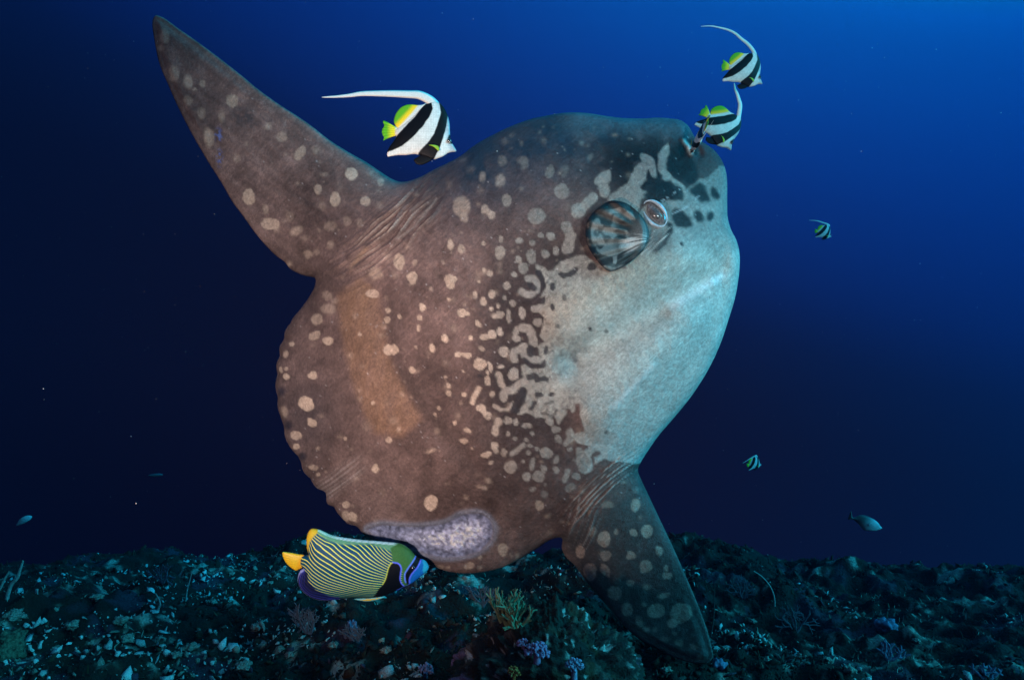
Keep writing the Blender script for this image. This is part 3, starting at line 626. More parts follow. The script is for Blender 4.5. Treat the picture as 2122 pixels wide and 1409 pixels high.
def build_sunfish():
    ol = catmull(MOLA, 6)
    tn = np.roll(ol, -1, 0) - np.roll(ol, 1, 0); tn /= np.linalg.norm(tn, axis=1)[:, None]; arc = np.cumsum(np.hypot(*(ol - np.roll(ol, 1, 0)).T))
    wsc = sstep(770, 700, ol[:, 0]) * sstep(620, 700, ol[:, 1]) * sstep(1130, 1080, ol[:, 1])
    ol = ol + np.stack([-tn[:, 1], tn[:, 0]], 1) * (wsc * (4.5 * np.abs(np.sin(arc / 15.5 + 1.3 * np.sin(arc / 61))) - 2.5))[:, None] * np.array((-1, -1))
    core = np.array(CORE, float)
    def src(gx, gy):
        sd = poly_sd(core, gx.ravel(), gy.ravel()).reshape(gx.shape)
        return .035 + .965 * sstep(-45, 60, sd)
    step = 2.6
    XY, u, d, Q, edge = inflate(ol, step, src, cn=190)
    h = u / u.max(); h = (.55 * h ** .5 + .45 * h ** .8) * .29
    # paper thin fin tips keep some body
    h = np.where(edge, 0, np.maximum(h, .010 * sstep(0, 25, d)))
    x, y = XY.T
    P0 = on_plane(x, y)
    # where the bulged skin appears from the front: the markings were measured there
    mx_, my_ = proj(P0 + FN * h[:, None])
    n = len(x)
    # ---- relief
    def fold(cx, cy, tx, ty, la, lb, wl, amp, seed):
        L = math.hypot(tx, ty); tx, ty = tx / L, ty / L
        a = (mx_ - cx) * tx + (my_ - cy) * ty; b = -(mx_ - cx) * ty + (my_ - cy) * tx
        b2 = b + .0016 * a * a * (1 if seed % 2 else -1) * .6 + 9 * (fbm(a / 60 + seed, b / 40, 2, seed) - .5)
        m = np.exp(-(a / la) ** 4) * np.exp(-(b / lb) ** 4)
        w1 = np.abs(np.sin(b2 * math.pi / wl + 3 * vnoise(a / 70, b2 / 30, seed + 5)))
        w = (1 - w1) ** 1.4 * (.25 + vnoise(a / 45 + 7, b2 / (wl * .8), seed + 9) * 1.3)
        return m * w * amp, m * w
    dz = .004 * (fbm(mx_ / 70, my_ / 70, 3, 301) - .5) + .0022 * (fbm(mx_ / 17, my_ / 17, 2, 303) - .5)
    f1, s1 = fold(805, 487, .75, -.66, 115, 46, 9, .0100, 1); f1b, s1b = fold(808, 484, .72, -.69, 120, 48, 23, .0130, 7)
    f2, s2 = fold(1250, 1002, .735, -.678, 105, 30, 8, .0110, 2)
    f3, s3 = fold(700, 995, .80, -.6, 60, 22, 8, .0025, 3)
    f4, s4 = fold(1205, 1085, -.35, .94, 60, 35, 12, .0040, 4)
    f5, s5 = fold(1358, 500, .70, -.71, 46, 24, 7, .0050, 5)
    dz = dz + f1 + f1b + f2 + f3 + f4 + f5
    def ridge(ch, w, a):
        dd = chain_d(ch, mx_, my_); return a * np.exp(-(dd / w) ** 2)
    dz = dz + sstep(5, 90, d) * (ridge([(1150, 650), (1270, 590), (1400, 530)], 55, .026) - ridge([(1190, 745), (1300, 680), (1390, 622), (1490, 566)], 32, .034) + ridge([(1240, 850), (1330, 760), (1430, 670)], 58, .030))
    dz = dz + ridge([(1475, 588), (1440, 612), (1392, 644)], 12, .007) + ridge([(1352, 758), (1310, 805), (1262, 852)], 12, .005)
    dz = dz - ridge([(1500, 520), (1497, 610)], 10, .003) - ridge([(1400, 330), (1320, 300), (1230, 330)], 40, .008) + ridge([(1290, 262), (1400, 268)], 26, .010)
    dz = dz - ridge([(768, 590), (792, 680), (812, 770), (868, 860), (980, 955)], 20, .007) + ridge([(735, 620), (755, 720), (790, 850)], 30, .006)
    dz = dz - ridge([(1432, 290), (1446, 302), (1450, 318)], 8, .012) + ridge([(1416, 290), (1427, 304), (1434, 320)], 6, .010)
    dz = dz + ridge([(1290, 440), (1340, 400), (1400, 400)], 25, .008)
    sd_scar = poly_sd(catmull(SCAR, 4), mx_ + 5 * (fbm(mx_ / 14, my_ / 14, 2, 311) - .5), my_)
    scar = sstep(-2, 3, sd_scar)
    dz = dz + scar * (.010 * (fbm(mx_ / 7, my_ / 7, 2, 321) - .5) - .003) + .003 * np.exp(-((sd_scar + 6) / 6) ** 2)
    h2 = np.where(edge, 0, np.maximum(h + dz * sstep(2, 26, d), .002))
    # ---- skin colour
    nx = mx_ + 5.0 * (fbm(mx_ / 11, my_ / 11, 2, 331) - .5) + 3.0 * (vnoise(mx_ / 26, my_ / 26, 333) - .5)
    ny = my_ + 5.0 * (fbm(mx_ / 11, my_ / 11, 2, 341) - .5) + 3.0 * (vnoise(mx_ / 26, my_ / 26, 343) - .5)
    lf = fbm(mx_ / 130, my_ / 130, 3, 351); mf = fbm(mx_ / 26, my_ / 26, 3, 353)
    col = np.array((.128, .090, .080))[None] * (1 + 1.2 * (lf[:, None] - .5)) * (1 + .6 * (mf[:, None] - .5)) * (1 + .35 * (fbm((mx_ - my_) / 40, (mx_ + my_) / 7, 2, 355)[:, None] - .5))
    def over(colour, m): 
        nonlocal col
        m = np.clip(m, 0, 1)[:, None]; col = col * (1 - m) + np.asarray(colour, float) * m
    # dim blue light painted on back, dark face, darker ground between the light markings
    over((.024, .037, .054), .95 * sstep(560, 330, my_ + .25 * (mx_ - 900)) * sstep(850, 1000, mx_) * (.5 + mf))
    facem = np.exp(-(((mx_ - 1340) / 130) ** 2 + ((my_ - 345) / 85) ** 2) ** 1.5)
    over((.007, .007, .009), .97 * facem * sstep(.25, .5, mf + .12))
    over((.075, .12, .145), .7 * sstep(300, 250, my_ + 14 * (mf - .5)) * sstep(1130, 1210, mx_))  # blue light from overhead painted into the head top
    lab = np.exp(-(((mx_ - 1095) / 105) ** 4 + ((my_ - 740) / 270) ** 4))
    over((.024, .021, .022), .88 * lab); 
    over((.030, .028, .028), .8 * np.exp(-(chain_d([(1175, 545), (1215, 505), (1240, 440)], mx_, my_) / 32) ** 4))
    band = sstep(-12, 10, poly_sd([(700, 612), (745, 580), (778, 600), (792, 660), (803, 730), (832, 800), (872, 868), (830, 905), (775, 895), (742, 820), (714, 720)], nx, ny))
    over((.20, .125, .080), band * (.45 + .5 * fbm(mx_ / 9 + my_ / 60, my_ / 70, 2, 361)))
    over((.062, .048, .044), .55 * np.exp(-(chain_d([(808, 640), (826, 760), (880, 850), (960, 930)], mx_, my_) / 18) ** 2))  # soft valley shading painted as a dark line
    over((.06, .052, .056), .6 * np.exp(-(((mx_ - 640) / 60) ** 2 + ((my_ - 860) / 90) ** 2)))
    finm = sstep(880, 760, mx_ - .8 * (my_ - 400)) * sstep(640, 520, my_)
    streak = fbm((mx_ * .8 + my_ * .6) / 90, (my_ * .8 - mx_ * .6) / 9, 2, 371)
    col = col * (1 + finm * .5 * (streak - .5))[:, None]
    over((.055, .052, .055), finm * .75 * sstep(.45, .6, fbm(mx_ / 6, my_ / 6, 2, 381)) * np.exp(-(((mx_ - 513) / 46) ** 2 + ((my_ - 246) / 18) ** 2)))
    anal = sstep(-10, 25, poly_sd([(1150, 1110), (1330, 1000), (1520, 1400), (1300, 1400)], mx_, my_))
    over((.060, .066, .064), anal * .8)
    # pale cheek and belly, then the blobs
    pale = sstep(-2.2, 2.2, poly_sd(PALE, nx, ny))
    palec = np.array((.37, .36, .315))[None] * (1 + .28 * (fbm(mx_ / 45, my_ / 45, 3, 391) - .5))[:, None] * (1 + .55 * (fbm((mx_ - my_) / 34, (mx_ + my_) / 6, 3, 393) - .5))[:, None]
    palec *= (.62 + .38 * sstep(0, 120, poly_sd(PALE, mx_, my_) + 22 * (fbm(mx_ / 50, my_ / 50, 3, 395) - .5)))[:, None]
    col = np.where(pale[:, None] > 0, col * 1, col); pb = pale[:, None]
    col = col * (1 - pb) + palec * pb
    gd = pale * sstep(560, 470, my_) * .45; over((.13, .13, .13), gd)
    dkp = sstep(.60, .70, fbm(mx_ / 8, my_ / 8, 2, 397)) * pale * sstep(90, 8, poly_sd(PALE, mx_, my_)) * sstep(1420, 1250, mx_); over((.07, .065, .065), .5 * dkp)
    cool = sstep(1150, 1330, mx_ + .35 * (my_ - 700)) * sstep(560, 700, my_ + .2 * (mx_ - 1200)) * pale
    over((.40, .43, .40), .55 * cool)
    over((.62, .64, .62), .75 * np.exp(-(chain_d([(1498, 570), (1445, 602), (1395, 634)], mx_, my_) / 9) ** 2) + .5 * np.exp(-(chain_d([(1352, 758), (1315, 798), (1275, 838)], mx_, my_) / 6) ** 2) * (.4 + fbm(mx_ / 7, my_ / 7, 2, 399)))  # jaw fold and belly highlights painted as pale streaks
    over((.36, .29, .22), .5 * pale * np.exp(-(chain_d([(1150, 640), (1250, 600), (1345, 548)], mx_, my_) / 34) ** 2))
    spotc = np.array((.44, .355, .275))
    def blob(m, strength=1.0, c=spotc):
        nonlocal col
        m = (m * strength)[:, None]; col = col * (1 - np.clip(m, 0, 1)) + c * np.clip(m, 0, 1)
    for (sx, sy, a, b, st, tilt) in SPOTS:
        k = np.nonzero((np.abs(nx - sx) < a + b + 6) & (np.abs(ny - sy) < a + b + 6))[0]
        t = R(tilt); xx = (nx[k] - sx) * math.cos(t) - (ny[k] - sy) * math.sin(t); yy = (nx[k] - sx) * math.sin(t) + (ny[k] - sy) * math.cos(t)
        q = np.hypot(xx / a, yy / b); soft = (2.0 if st > .6 else 5.5) / min(a, b)
        m = (sstep(1 + soft * .6, 1 - soft * .6, q) * min(1, st) * .92)[:, None]
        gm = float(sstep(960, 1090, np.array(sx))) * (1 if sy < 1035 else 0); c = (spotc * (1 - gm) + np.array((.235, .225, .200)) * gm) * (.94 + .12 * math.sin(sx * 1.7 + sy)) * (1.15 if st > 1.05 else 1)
        col[k] = col[k] * (1 - m) + c * m
    # faint freckles everywhere the skin is dark
    fr = sstep(.70, .78, vnoise(mx_ / 13, my_ / 13, 401) * .7 + .3 * vnoise(mx_ / 31, my_ / 31, 402))
    pass
    for _ in range(330):
        sx, sy = 560 + 780 * rng.random(), 260 + 900 * rng.random(); a = 2.0 + 7 * rng.random() ** 2; b = a * (.6 + .7 * rng.random())
        k = np.nonzero((np.abs(nx - sx) < 3 * a) & (np.abs(ny - sy) < 3 * a))[0]
        m = (np.exp(-(np.hypot((nx[k] - sx) / a, (ny[k] - sy) / b)) ** 2.5) * (.08 + .26 * rng.random()) * (1 - pale[k]))[:, None]
        col[k] = col[k] * (1 - m) + spotc * m
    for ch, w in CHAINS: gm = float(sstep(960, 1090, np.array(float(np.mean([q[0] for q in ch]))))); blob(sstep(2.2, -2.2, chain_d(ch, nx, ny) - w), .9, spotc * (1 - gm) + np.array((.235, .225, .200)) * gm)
    for pg in HEADPALE: blob(sstep(-2.5, 2.5, poly_sd(catmull(pg, 3), nx, ny)), .85, np.array((.27, .25, .22)))
    for pg in DARKS: over((.008, .008, .010), .94 * sstep(-5, 4, poly_sd(catmull(pg, 3), nx, ny)))
    for ch, w in DCHAIN: over((.032, .029, .031), .92 * sstep(1.6, -1.6, chain_d(ch, nx, ny) - w) * (1 if w > 4 else .7))
    over((.05, .045, .05), .7 * np.exp(-(chain_d([(1185, 742), (1190, 748)], mx_, my_) / 7) ** 2) + .35 * np.exp(-(((mx_ - 1205) / 22) ** 2 + ((my_ - 725) / 10) ** 2)))
    # highlights painted along the folds and rear rim, notched edge patches
    over((.42, .36, .31), .75 * s1 * sstep(.3, .9, s1)); over((.44, .44, .40), .75 * s2 * sstep(.2, .7, s2)); over((.40, .38, .36), .55 * s3); over((.36, .37, .35), .5 * s4 * sstep(.2, .6, s4)); over((.07, .062, .06), .75 * np.exp(-(((mx_ - 1352) / 34) ** 2 + ((my_ - 500) / 26) ** 2) ** 2)); over((.55, .51, .46), .95 * s5 * sstep(.15, .6, s5))
    over((.32, .22, .15), .6 * np.exp(-(chain_d([(728, 556), (745, 535), (760, 515)], mx_, my_) / 4.5) ** 2))
    over((.30, .28, .25), .5 * np.exp(-(chain_d([(826, 495), (860, 470), (905, 412)], mx_, my_) / 2.0) ** 2))
    for ex, ey in ((583, 811), (597, 881), (627, 946)): over((.02, .02, .03), .8 * np.exp(-(((mx_ - ex) / 9) ** 2 + ((my_ - ey) / 10) ** 2) ** 2))
    over((.26, .24, .25), .6 * sstep(7, 2, d) * sstep(800, 700, mx_) * sstep(600, 700, my_) * sstep(.4, .6, fbm(mx_ / 12, my_ / 12, 2, 421)))  # lit rear edge painted as a pale highlight
    # lips and mouth, scratches by the eye
    over((.55, .52, .46), .9 * np.exp(-(chain_d([(1418, 294), (1426, 304), (1432, 317)], mx_, my_) / 4.0) ** 2))
    over((.008, .008, .010), .95 * np.exp(-(chain_d([(1428, 290), (1437, 301), (1442, 318)], mx_, my_) / 4.2) ** 4))
    for ch in ([(1370, 419), (1392, 405), (1410, 393)], [(1393, 444), (1420, 432), (1434, 421)], [(1436, 415), (1452, 404)]):
        over((.5, .5, .5), .55 * np.exp(-(chain_d(ch, mx_, my_) / 1.4) ** 2) * (vnoise(mx_ / 4, my_ / 4, 431) > .45))
    over((.10, .14, .34), .9 * sstep(.46, .56, fbm(mx_ / 5, my_ / 5, 2, 441)) * np.maximum(np.exp(-(((mx_ - 453) / 8) ** 2 + ((my_ - 280) / 14) ** 2) ** 2), np.exp(-(((mx_ - 455) / 7) ** 2 + ((my_ - 328) / 17) ** 2) ** 2)))
    # healed wound: pale grainy skin in a bluish rim
    g = fbm(mx_ / 5.5, my_ / 5.5, 2, 451); g2 = sstep(4, 30, sd_scar + 8 * (fbm(mx_ / 25, my_ / 25, 2, 453) - .5)) * sstep(800, 900, mx_)
    scc = np.array((.17, .20, .30))[None] * (1 - g2[:, None]) + np.array((.56, .62, .84))[None] * g2[:, None]
    scc = scc * np.clip(.05 + 1.9 * g[:, None], .2, 1.6)
    col = col * (1 - scar[:, None]) + scc * scar[:, None]
    over((.20, .24, .31), .75 * np.exp(-((sd_scar + 4) / 5) ** 2))
    # white flecks
    fl = (hashn(np.floor(mx_ / 2.6).astype(int), np.floor(my_ / 2.6).astype(int), 461) > .9972) & (d > 8)
    fa = (.15 + .6 * rng.random(len(mx_)) ** 2)[:, None]; col[fl] = (col * (1 - fa) + .38 * fa)[fl]
    col = np.clip(col, .004, .8)
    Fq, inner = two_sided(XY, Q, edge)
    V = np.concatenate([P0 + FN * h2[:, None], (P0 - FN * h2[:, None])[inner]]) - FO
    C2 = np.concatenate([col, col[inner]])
    root = empty('sunfish', FO)
    tag(root, 'huge grey brown ocean sunfish with pale blotches and tall dorsal fin', 'sunfish')
    skin = mat_attr('sunfish_skin', .46, .15, bump=[(420, .0040, .75, 3), (60, .008, .45, 4)], grain=[(520, .45, 2), (95, .26, 4), (18, .18, 3)])
    n_, l_ = skin.node_tree.nodes, skin.node_tree.links; bs_ = n_['Principled BSDF']; tco = n_.new('ShaderNodeTexCoord')
    def axis_(v, k):
        q = n_.new('ShaderNodeVectorMath'); q.operation = 'DOT_PRODUCT'; q.inputs[1].default_value = tuple(k * c for c in v); l_.new(tco.outputs['Object'], q.inputs[0]); return q.outputs['Value']
    cb = n_.new('ShaderNodeCombineXYZ'); l_.new(axis_((.70, -.19, .69), 26), cb.inputs[0]); l_.new(axis_((.70, -.19, -.69), 240), cb.inputs[1])
    sn = n_.new('ShaderNodeTexNoise'); sn.inputs['Scale'].default_value = 1; sn.inputs['Detail'].default_value = 3; sn.inputs['Distortion'].default_value = .6; l_.new(cb.outputs[0], sn.inputs['Vector'])
    prevn = bs_.inputs['Normal'].links[0].from_socket; bu = n_.new('ShaderNodeBump'); bu.inputs['Strength'].default_value = .4; bu.inputs['Distance'].default_value = .004
    l_.new(sn.outputs['Fac'], bu.inputs['Height']); l_.new(prevn, bu.inputs['Normal']); l_.new(bu.outputs['Normal'], bs_.inputs['Normal'])
    prevc = bs_.inputs['Base Color'].links[0].from_socket; mg = n_.new('ShaderNodeMapRange'); mg.inputs['From Min'].default_value = .56; mg.inputs['From Max'].default_value = .80; mg.inputs['To Min'].default_value = 1; mg.inputs['To Max'].default_value = 1.5
    vs = n_.new('ShaderNodeVectorMath'); vs.operation = 'SCALE'; l_.new(sn.outputs['Fac'], mg.inputs['Value']); l_.new(prevc, vs.inputs[0]); l_.new(mg.outputs[0], vs.inputs['Scale']); l_.new(vs.outputs[0], bs_.inputs['Base Color'])
    rn = n_.new('ShaderNodeMapRange'); rn.inputs['From Min'].default_value = .35; rn.inputs['From Max'].default_value = .7; rn.inputs['To Min'].default_value = .34; rn.inputs['To Max'].default_value = .62; l_.new(sn.outputs['Fac'], rn.inputs['Value']); l_.new(rn.outputs[0], bs_.inputs['Roughness'])
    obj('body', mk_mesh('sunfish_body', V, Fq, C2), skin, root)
    kd = kdtree.KDTree(n)
    for i in range(n): kd.insert((mx_[i], my_[i], 0), i)
    kd.balance()
    return root, (lambda a, b: h2[kd.find((a, b, 0))[1]])

sunfish, skin_at = build_sunfish()

def build_pectoral_fin():
    zo = lambda L: [(1100 + a / 3.522, 220 + b / 3.522) for a, b in L]
    ol = catmull(zo([(560, 700), (620, 690), (690, 706), (750, 745), (800, 792), (842, 850), (862, 925), (848, 1005), (800, 1075), (725, 1140), (645, 1190), (580, 1207), (530, 1180),
                     (470, 1110), (420, 1030), (400, 950), (402, 880), (425, 815), (480, 755)]), 5)
    XY, u, d, Q, edge = inflate(ol, 1.4, cn=120)
    x, y = XY.T
    base = np.array((1346, 486.)); r = np.clip(np.hypot(x - base[0], y - base[1]) / 138, 0, 1)
    ang = np.arctan2(y - base[1] - 6, base[0] + 18 - x)
    hs = np.array([skin_at(a, b) for a, b in XY])
    wave = .004 * np.sin(ang * 26 + 1.5 * r) * sstep(.25, .5, r)
    off = hs * .4 + skin_at(1330, 490) * .6 + .006 + .055 * r ** 1.3 + wave - .02 * ((ang - .35) ** 2) * r
    off = np.maximum(off, hs + .004)
    th = np.where(edge, 0, .0035 * np.minimum(1, d / 6) + .012 * sstep(.45, 0, r) * np.minimum(1, d / 12))
    A = np.stack([on_plane(a, b, o) for a, b, o in zip(x, y, off)])
    rim = np.maximum(sstep(15, 9, d) * sstep(1290, 1235, x + .55 * (y - 520)), sstep(5, 2, d) * .8) 
    col = np.array((.026, .024, .022))[None] * (1 + .8 * (fbm(x / 14, y / 14, 2, 503) - .5))[:, None]
    aw = ang + .18 * (fbm(x / 28, y / 28, 2, 507) - .5)
    sm = .5 + .5 * np.sin(aw * 13 + 2.2 + 7 * (fbm(x / 34, y / 34, 2, 513) - .5))
    m = sstep(.45, .85, sm) * sstep(.22, .40, r) * sstep(.97, .86, r) * (.25 + .75 * sstep(.35, .6, fbm(x / 15, y / 15, 2, 505)))
    m = np.maximum(m, .7 * sstep(.52, .66, fbm(x / 20 + 3, y / 20, 2, 511)) * sstep(.45, .6, r) * sstep(.95, .8, r))
    col = col * (1 - m[:, None]) + np.array((.17, .165, .15)) * m[:, None]
    bs = sstep(.34, .16, r); over_b = np.array((.11, .10, .092)); col = col * (1 - .7 * bs[:, None]) + over_b * .7 * bs[:, None]
    m2 = sstep(.48, .60, fbm(ang * 16, r * 2.5, 2, 509)) * sstep(.55, .30, r) * sstep(478, 500, y)
    col = col * (1 - m2[:, None]) + np.array((.42, .39, .36)) * m2[:, None]
    col = col * (1 - .93 * rim[:, None]) + np.array((.006, .006, .007)) * .93 * rim[:, None]
    Fq, inner = two_sided(XY, Q, edge)
    V = np.concatenate([A + FN * th[:, None], (A - FN * th[:, None])[inner]]) - FO
    o = obj('pectoral_fin', mk_mesh('pectoral_fin', V, Fq, np.concatenate([col, col[inner]])),
            mat_attr('fin_skin', .38, .22, bump=[(300, .003, .5, 3)], grain=[(300, .3, 3)]), sunfish)
    o['label'] = 'rounded dark pectoral fin with pale smears'
build_pectoral_fin()

def build_sunfish_eye():
    c = np.array((1357, 443.)); a, b = 31., 19.; t = R(-50)
    hs = skin_at(1357, 443)
    def ell(k, th): 
        ex, ey = a * k * np.cos(th), b * k * np.sin(th)
        return c[0] + ex * math.cos(t) + ey * math.sin(t), c[1] - ex * math.sin(t) + ey * math.cos(t)
    # eyeball dome
    rings, seg = 9, 36; V, Fq = [on_plane(c[0], c[1], hs + .016)], []
    for i in range(1, rings + 1):
        k = i / rings; th = np.arange(seg) * 2 * math.pi / seg; X, Y = ell(k * .92, th)
        V += list(on_plane(X, Y, hs + .016 - .018 * k ** 2))
    V = np.array(V)
    tri = [(0, 1 + k, 1 + (k + 1) % seg, 1 + (k + 1) % seg) for k in range(seg)]
    for i in range(rings - 1):
        for k in range(seg): Fq.append((1 + i * seg + k, 1 + (i + 1) * seg + k, 1 + (i + 1) * seg + (k + 1) % seg, 1 + i * seg + (k + 1) % seg))
    me = bpy.data.meshes.new('sunfish_eye'); me.from_pydata([tuple(v - FO) for v in V], [], [q[:3] for q in tri] + Fq); me.update()
    me.polygons.foreach_set('use_smooth', np.ones(len(me.polygons), bool))
    th0 = 0
    q = np.arange(len(V)); kk = np.concatenate([[0], np.repeat(np.arange(1, rings + 1) / rings, seg)])
    colr = np.where((kk < .45)[:, None], np.array((.085, .078, .078)), np.array((.14, .13, .13)))
    at = me.attributes.new('Col', 'FLOAT_COLOR', 'POINT'); at.data.foreach_set('color', np.concatenate([colr, np.ones((len(V), 1))], 1).astype(np.float32).ravel())
    obj('eye', me, mat_attr('eyeball', .18, .6, grain=[(500, .6, 3), (160, .5, 3)]), sunfish)
    # eyelid ring
    th = np.linspace(0, 2 * math.pi, 49)[:-1]; X, Y = ell(1.0, th)
    P = on_plane(X, Y, hs + .006); V, Fq = [], []
    cen = P.mean(0); sides = 8
    for i in range(48):
        out = P[i] - cen; out /= np.linalg.norm(out); rr = .0050 + .0030 * math.cos(2 * th[i] - R(150))
        for k in range(sides):
            f = k * 2 * math.pi / sides; V.append(P[i] + rr * (math.cos(f) * out * .8 + math.sin(f) * FN))
    for i in range(48):
        for k in range(sides): Fq.append((i * sides + k, ((i + 1) % 48) * sides + k, ((i + 1) % 48) * sides + (k + 1) % sides, i * sides + (k + 1) % sides))
    o = obj('eyelid', mk_mesh('eyelid', np.array(V) - FO, Fq), mat_plain('eyelid_skin', (.36, .44, .50), .3, .5, .3, 150, .001), sunfish)
    o['label'] = 'pale blue white rim round the eye'
build_sunfish_eye()

# ------------------------------------------------------------------ bannerfish
BZ = lambda L: [((a - 1400) / 6.406, (b - 720) / 6.406) for a, b in L]       # traced side view, in photograph pixels about the body's middle
B_BODY = BZ([(1892, 962), (1868, 915), (1846, 880), (1826, 830), (1812, 780), (1806, 700), (1804, 620), (1790, 545), (1770, 480), (1735, 410), (1690, 350), (1640, 322), (1590, 322), (1540, 340), (1480, 362), (1420, 420),
             (1330, 520), (1230, 610), (1150, 672), (1112, 692), (1085, 722), (1082, 770), (1100, 792), (1072, 850), (1030, 910), (995, 970), (980, 1030), (990, 1068), (1040, 1060), (1120, 1045), (1210, 1042), (1290, 1030),
             (1360, 1025), (1440, 1050), (1520, 1075), (1590, 1090), (1650, 1072), (1720, 1042), (1780, 1000), (1830, 985), (1880, 978)])
B_DORSAL = BZ([(1490, 350), (1440, 366), (1380, 374), (1310, 368), (1240, 374), (1170, 405), (1110, 470), (1078, 540), (1068, 600), (1080, 640), (1120, 690), (1160, 700), (1260, 620), (1370, 510), (1450, 420)])
B_TAIL = BZ([(1125, 690), (1060, 655), (990, 615), (932, 594), (926, 620), (942, 660), (920, 700), (912, 745), (925, 790), (940, 815), (930, 858), (980, 835), (1050, 805), (1110, 785), (1150, 750)])
B_PELVIC = BZ([(1640, 985), (1600, 1060), (1550, 1110), (1480, 1150), (1430, 1166), (1370, 1160), (1330, 1110), (1345, 1085), (1400, 1050), (1430, 1000), (1500, 960)])
B_PECT = BZ([(1668, 985), (1645, 990), (1610, 960), (1570, 942), (1525, 934), (1570, 924), (1620, 922), (1655, 935)])
B_REAR = BZ([(1470, 340), (1560, 330), (1582, 430), (1540, 535), (1450, 675), (1330, 812), (1180, 932), (1060, 990), (960, 1020), (960, 960), (1040, 860), (1130, 768), (1250, 640), (1350, 528), (1425, 430)])
B_FRONT = BZ([(1690, 320), (1800, 440), (1778, 530), (1760, 650), (1722, 800), (1680, 925), (1640, 1010), (1592, 1100), (1500, 1110), (1380, 1040), (1400, 1008), (1450, 950), (1530, 868), (1600, 760), (1650, 610), (1690, 480), (1660, 330)])

MPB = 2.08 / F          # metres per traced pixel
BWHITE, BBLACK = np.array((.60, .60, .55)), np.array((.0035, .0035, .004))

def sheet(outline, step, thick, colfn, name, mat, power=.5, cn=90, offset=None):
    "two sided lens of an outline in traced pixels -> mesh in metres, x forward, z up, y sideways"
    XY, u, d, Q, edge = inflate(catmull(outline, 5), step, None, cn)
    h = u ** power; h = h / h.max() * thick; h[edge] = 0
    x, y = XY.T; Fq, inner = two_sided(XY, Q, edge)
    o = np.zeros_like(x) if offset is None else offset(x, y)
    f = np.stack([x * MPB, -h + o, -y * MPB], 1); b = np.stack([x * MPB, h + o, -y * MPB], 1)[inner]
    c = colfn(x, y, d); return mk_mesh(name, np.concatenate([f, b]), Fq, np.concatenate([c, c[inner]])), mat

M_BAN = mat_attr('bannerfish_skin', .45, .12, bump=[(700, .0015, .4, 2)], grain=[(900, .10, 2), (120, .12, 3)])
M_FIN = mat_attr('bannerfish_fin', .5, .12, grain=[(400, .12, 2)])
M_EYE = mat_plain('fish_eye', (.01, .01, .012), .1, .8, .1, 100, 0)

def ban_body(x, y, d):
    c = np.tile(BWHITE, (len(x), 1)); wob = 1.2 * (fbm(x / 9, y / 9, 2, 601) - .5)
    head = sstep(52, 66, x - .25 * (y - 20)) 
    c = c * (1 - .75 * head[:, None]) + np.array((.26, .28, .30)) * .75 * head[:, None] * (.7 + .6 * fbm(x / 4, y / 4, 2, 607))[:, None]
    for pg in (B_REAR, B_FRONT):
        m = sstep(-.8, .8, poly_sd(pg, x + wob, y + wob))[:, None]; c = c * (1 - m) + BBLACK * m
    m = sstep(-1, 1, poly_sd(BZ([(1795, 760), (1850, 760), (1870, 860), (1840, 880), (1800, 885), (1765, 870), (1768, 830)]), x, y))[:, None]
    c = c * (1 - m) + BBLACK * 1.5 * m
    c *= (1 + .16 * (np.sin((x + y) * 1.9 + .6 * np.sin((x - y) * 1.9)) * sstep(1, 4, d)) + .25 * (fbm(x / 12, y / 12, 2, 609) - .5))[:, None]
    return c
def ban_dorsal(x, y, d):
    t = np.clip(-((x * .68 + (y + 3) * .73) + 16) / 22, 0, 1)          # distance out from the fin's base
    t = np.clip((poly_sd(B_REAR, x, y) * -1 - 3) / 22, 0, 1)
    c = np.where((t < .40)[:, None], BWHITE, 0) 
    a, b, g = BWHITE, np.array((.80, .52, .02)), np.array((.10, .36, .015))
    w1 = sstep(.16, .42, t)[:, None]; w2 = sstep(.48, .92, t)[:, None]
    c = (a * (1 - w1) + b * w1) * (1 - w2) + g * w2
    return c * (1 + .22 * np.sin(3.2 * (x * .73 - y * .68)) - .25 * sstep(2, .5, d))[:, None]
def ban_tail(x, y, d):
    t = np.clip((-44 - x) / 30, 0, 1); w1 = sstep(0, .25, t)[:, None]; w2 = sstep(.3, .8, t)[:, None]
    c = (BWHITE * (1 - w1) + np.array((.66, .55, .02)) * w1) * (1 - w2) + np.array((.09, .36, .015)) * w2
    ang = np.arctan2(y - 2, x + 20); return c * (1 + .25 * np.sin(ang * 55))[:, None]

B_MESH = {'body': sheet(B_BODY, 1.25, .0165, ban_body, 'bannerfish_body', M_BAN, .5, 110),
          'dorsal_fin': sheet(B_DORSAL, 1.3, .0028, ban_dorsal, 'bannerfish_dorsal_fin', M_FIN),
          'tail_fin': sheet(B_TAIL, 1.3, .0030, ban_tail, 'bannerfish_tail_fin', M_FIN),
          'pelvic_fin': sheet(B_PELVIC, 1.5, .0030, lambda x, y, d: np.tile(BBLACK * 1.3, (len(x), 1)), 'bannerfish_pelvic_fin', M_FIN),
          'pectoral_fin': sheet(B_PECT, .9, .0012, lambda x, y, d: np.tile((.30, .36, .02), (len(x), 1)), 'bannerfish_pectoral_fin', M_FIN, offset=lambda x, y: -.0165 - .010 * sstep(41, 22, x))}
def eye_mesh(r, name):
    bmv, bmf = [], []
    n, m = 14, 8
    for i in range(m + 1):
        a = math.pi * i / m
        for k in range(n): bmv.append((r * math.sin(a) * math.cos(6.2832 * k / n), r * .7 * math.cos(a), r * math.sin(a) * math.sin(6.2832 * k / n)))
    for i in range(m):
        for k in range(n): bmf.append((i * n + k, i * n + (k + 1) % n, (i + 1) * n + (k + 1) % n, (i + 1) * n + k))
    return mk_mesh(name, bmv, bmf)
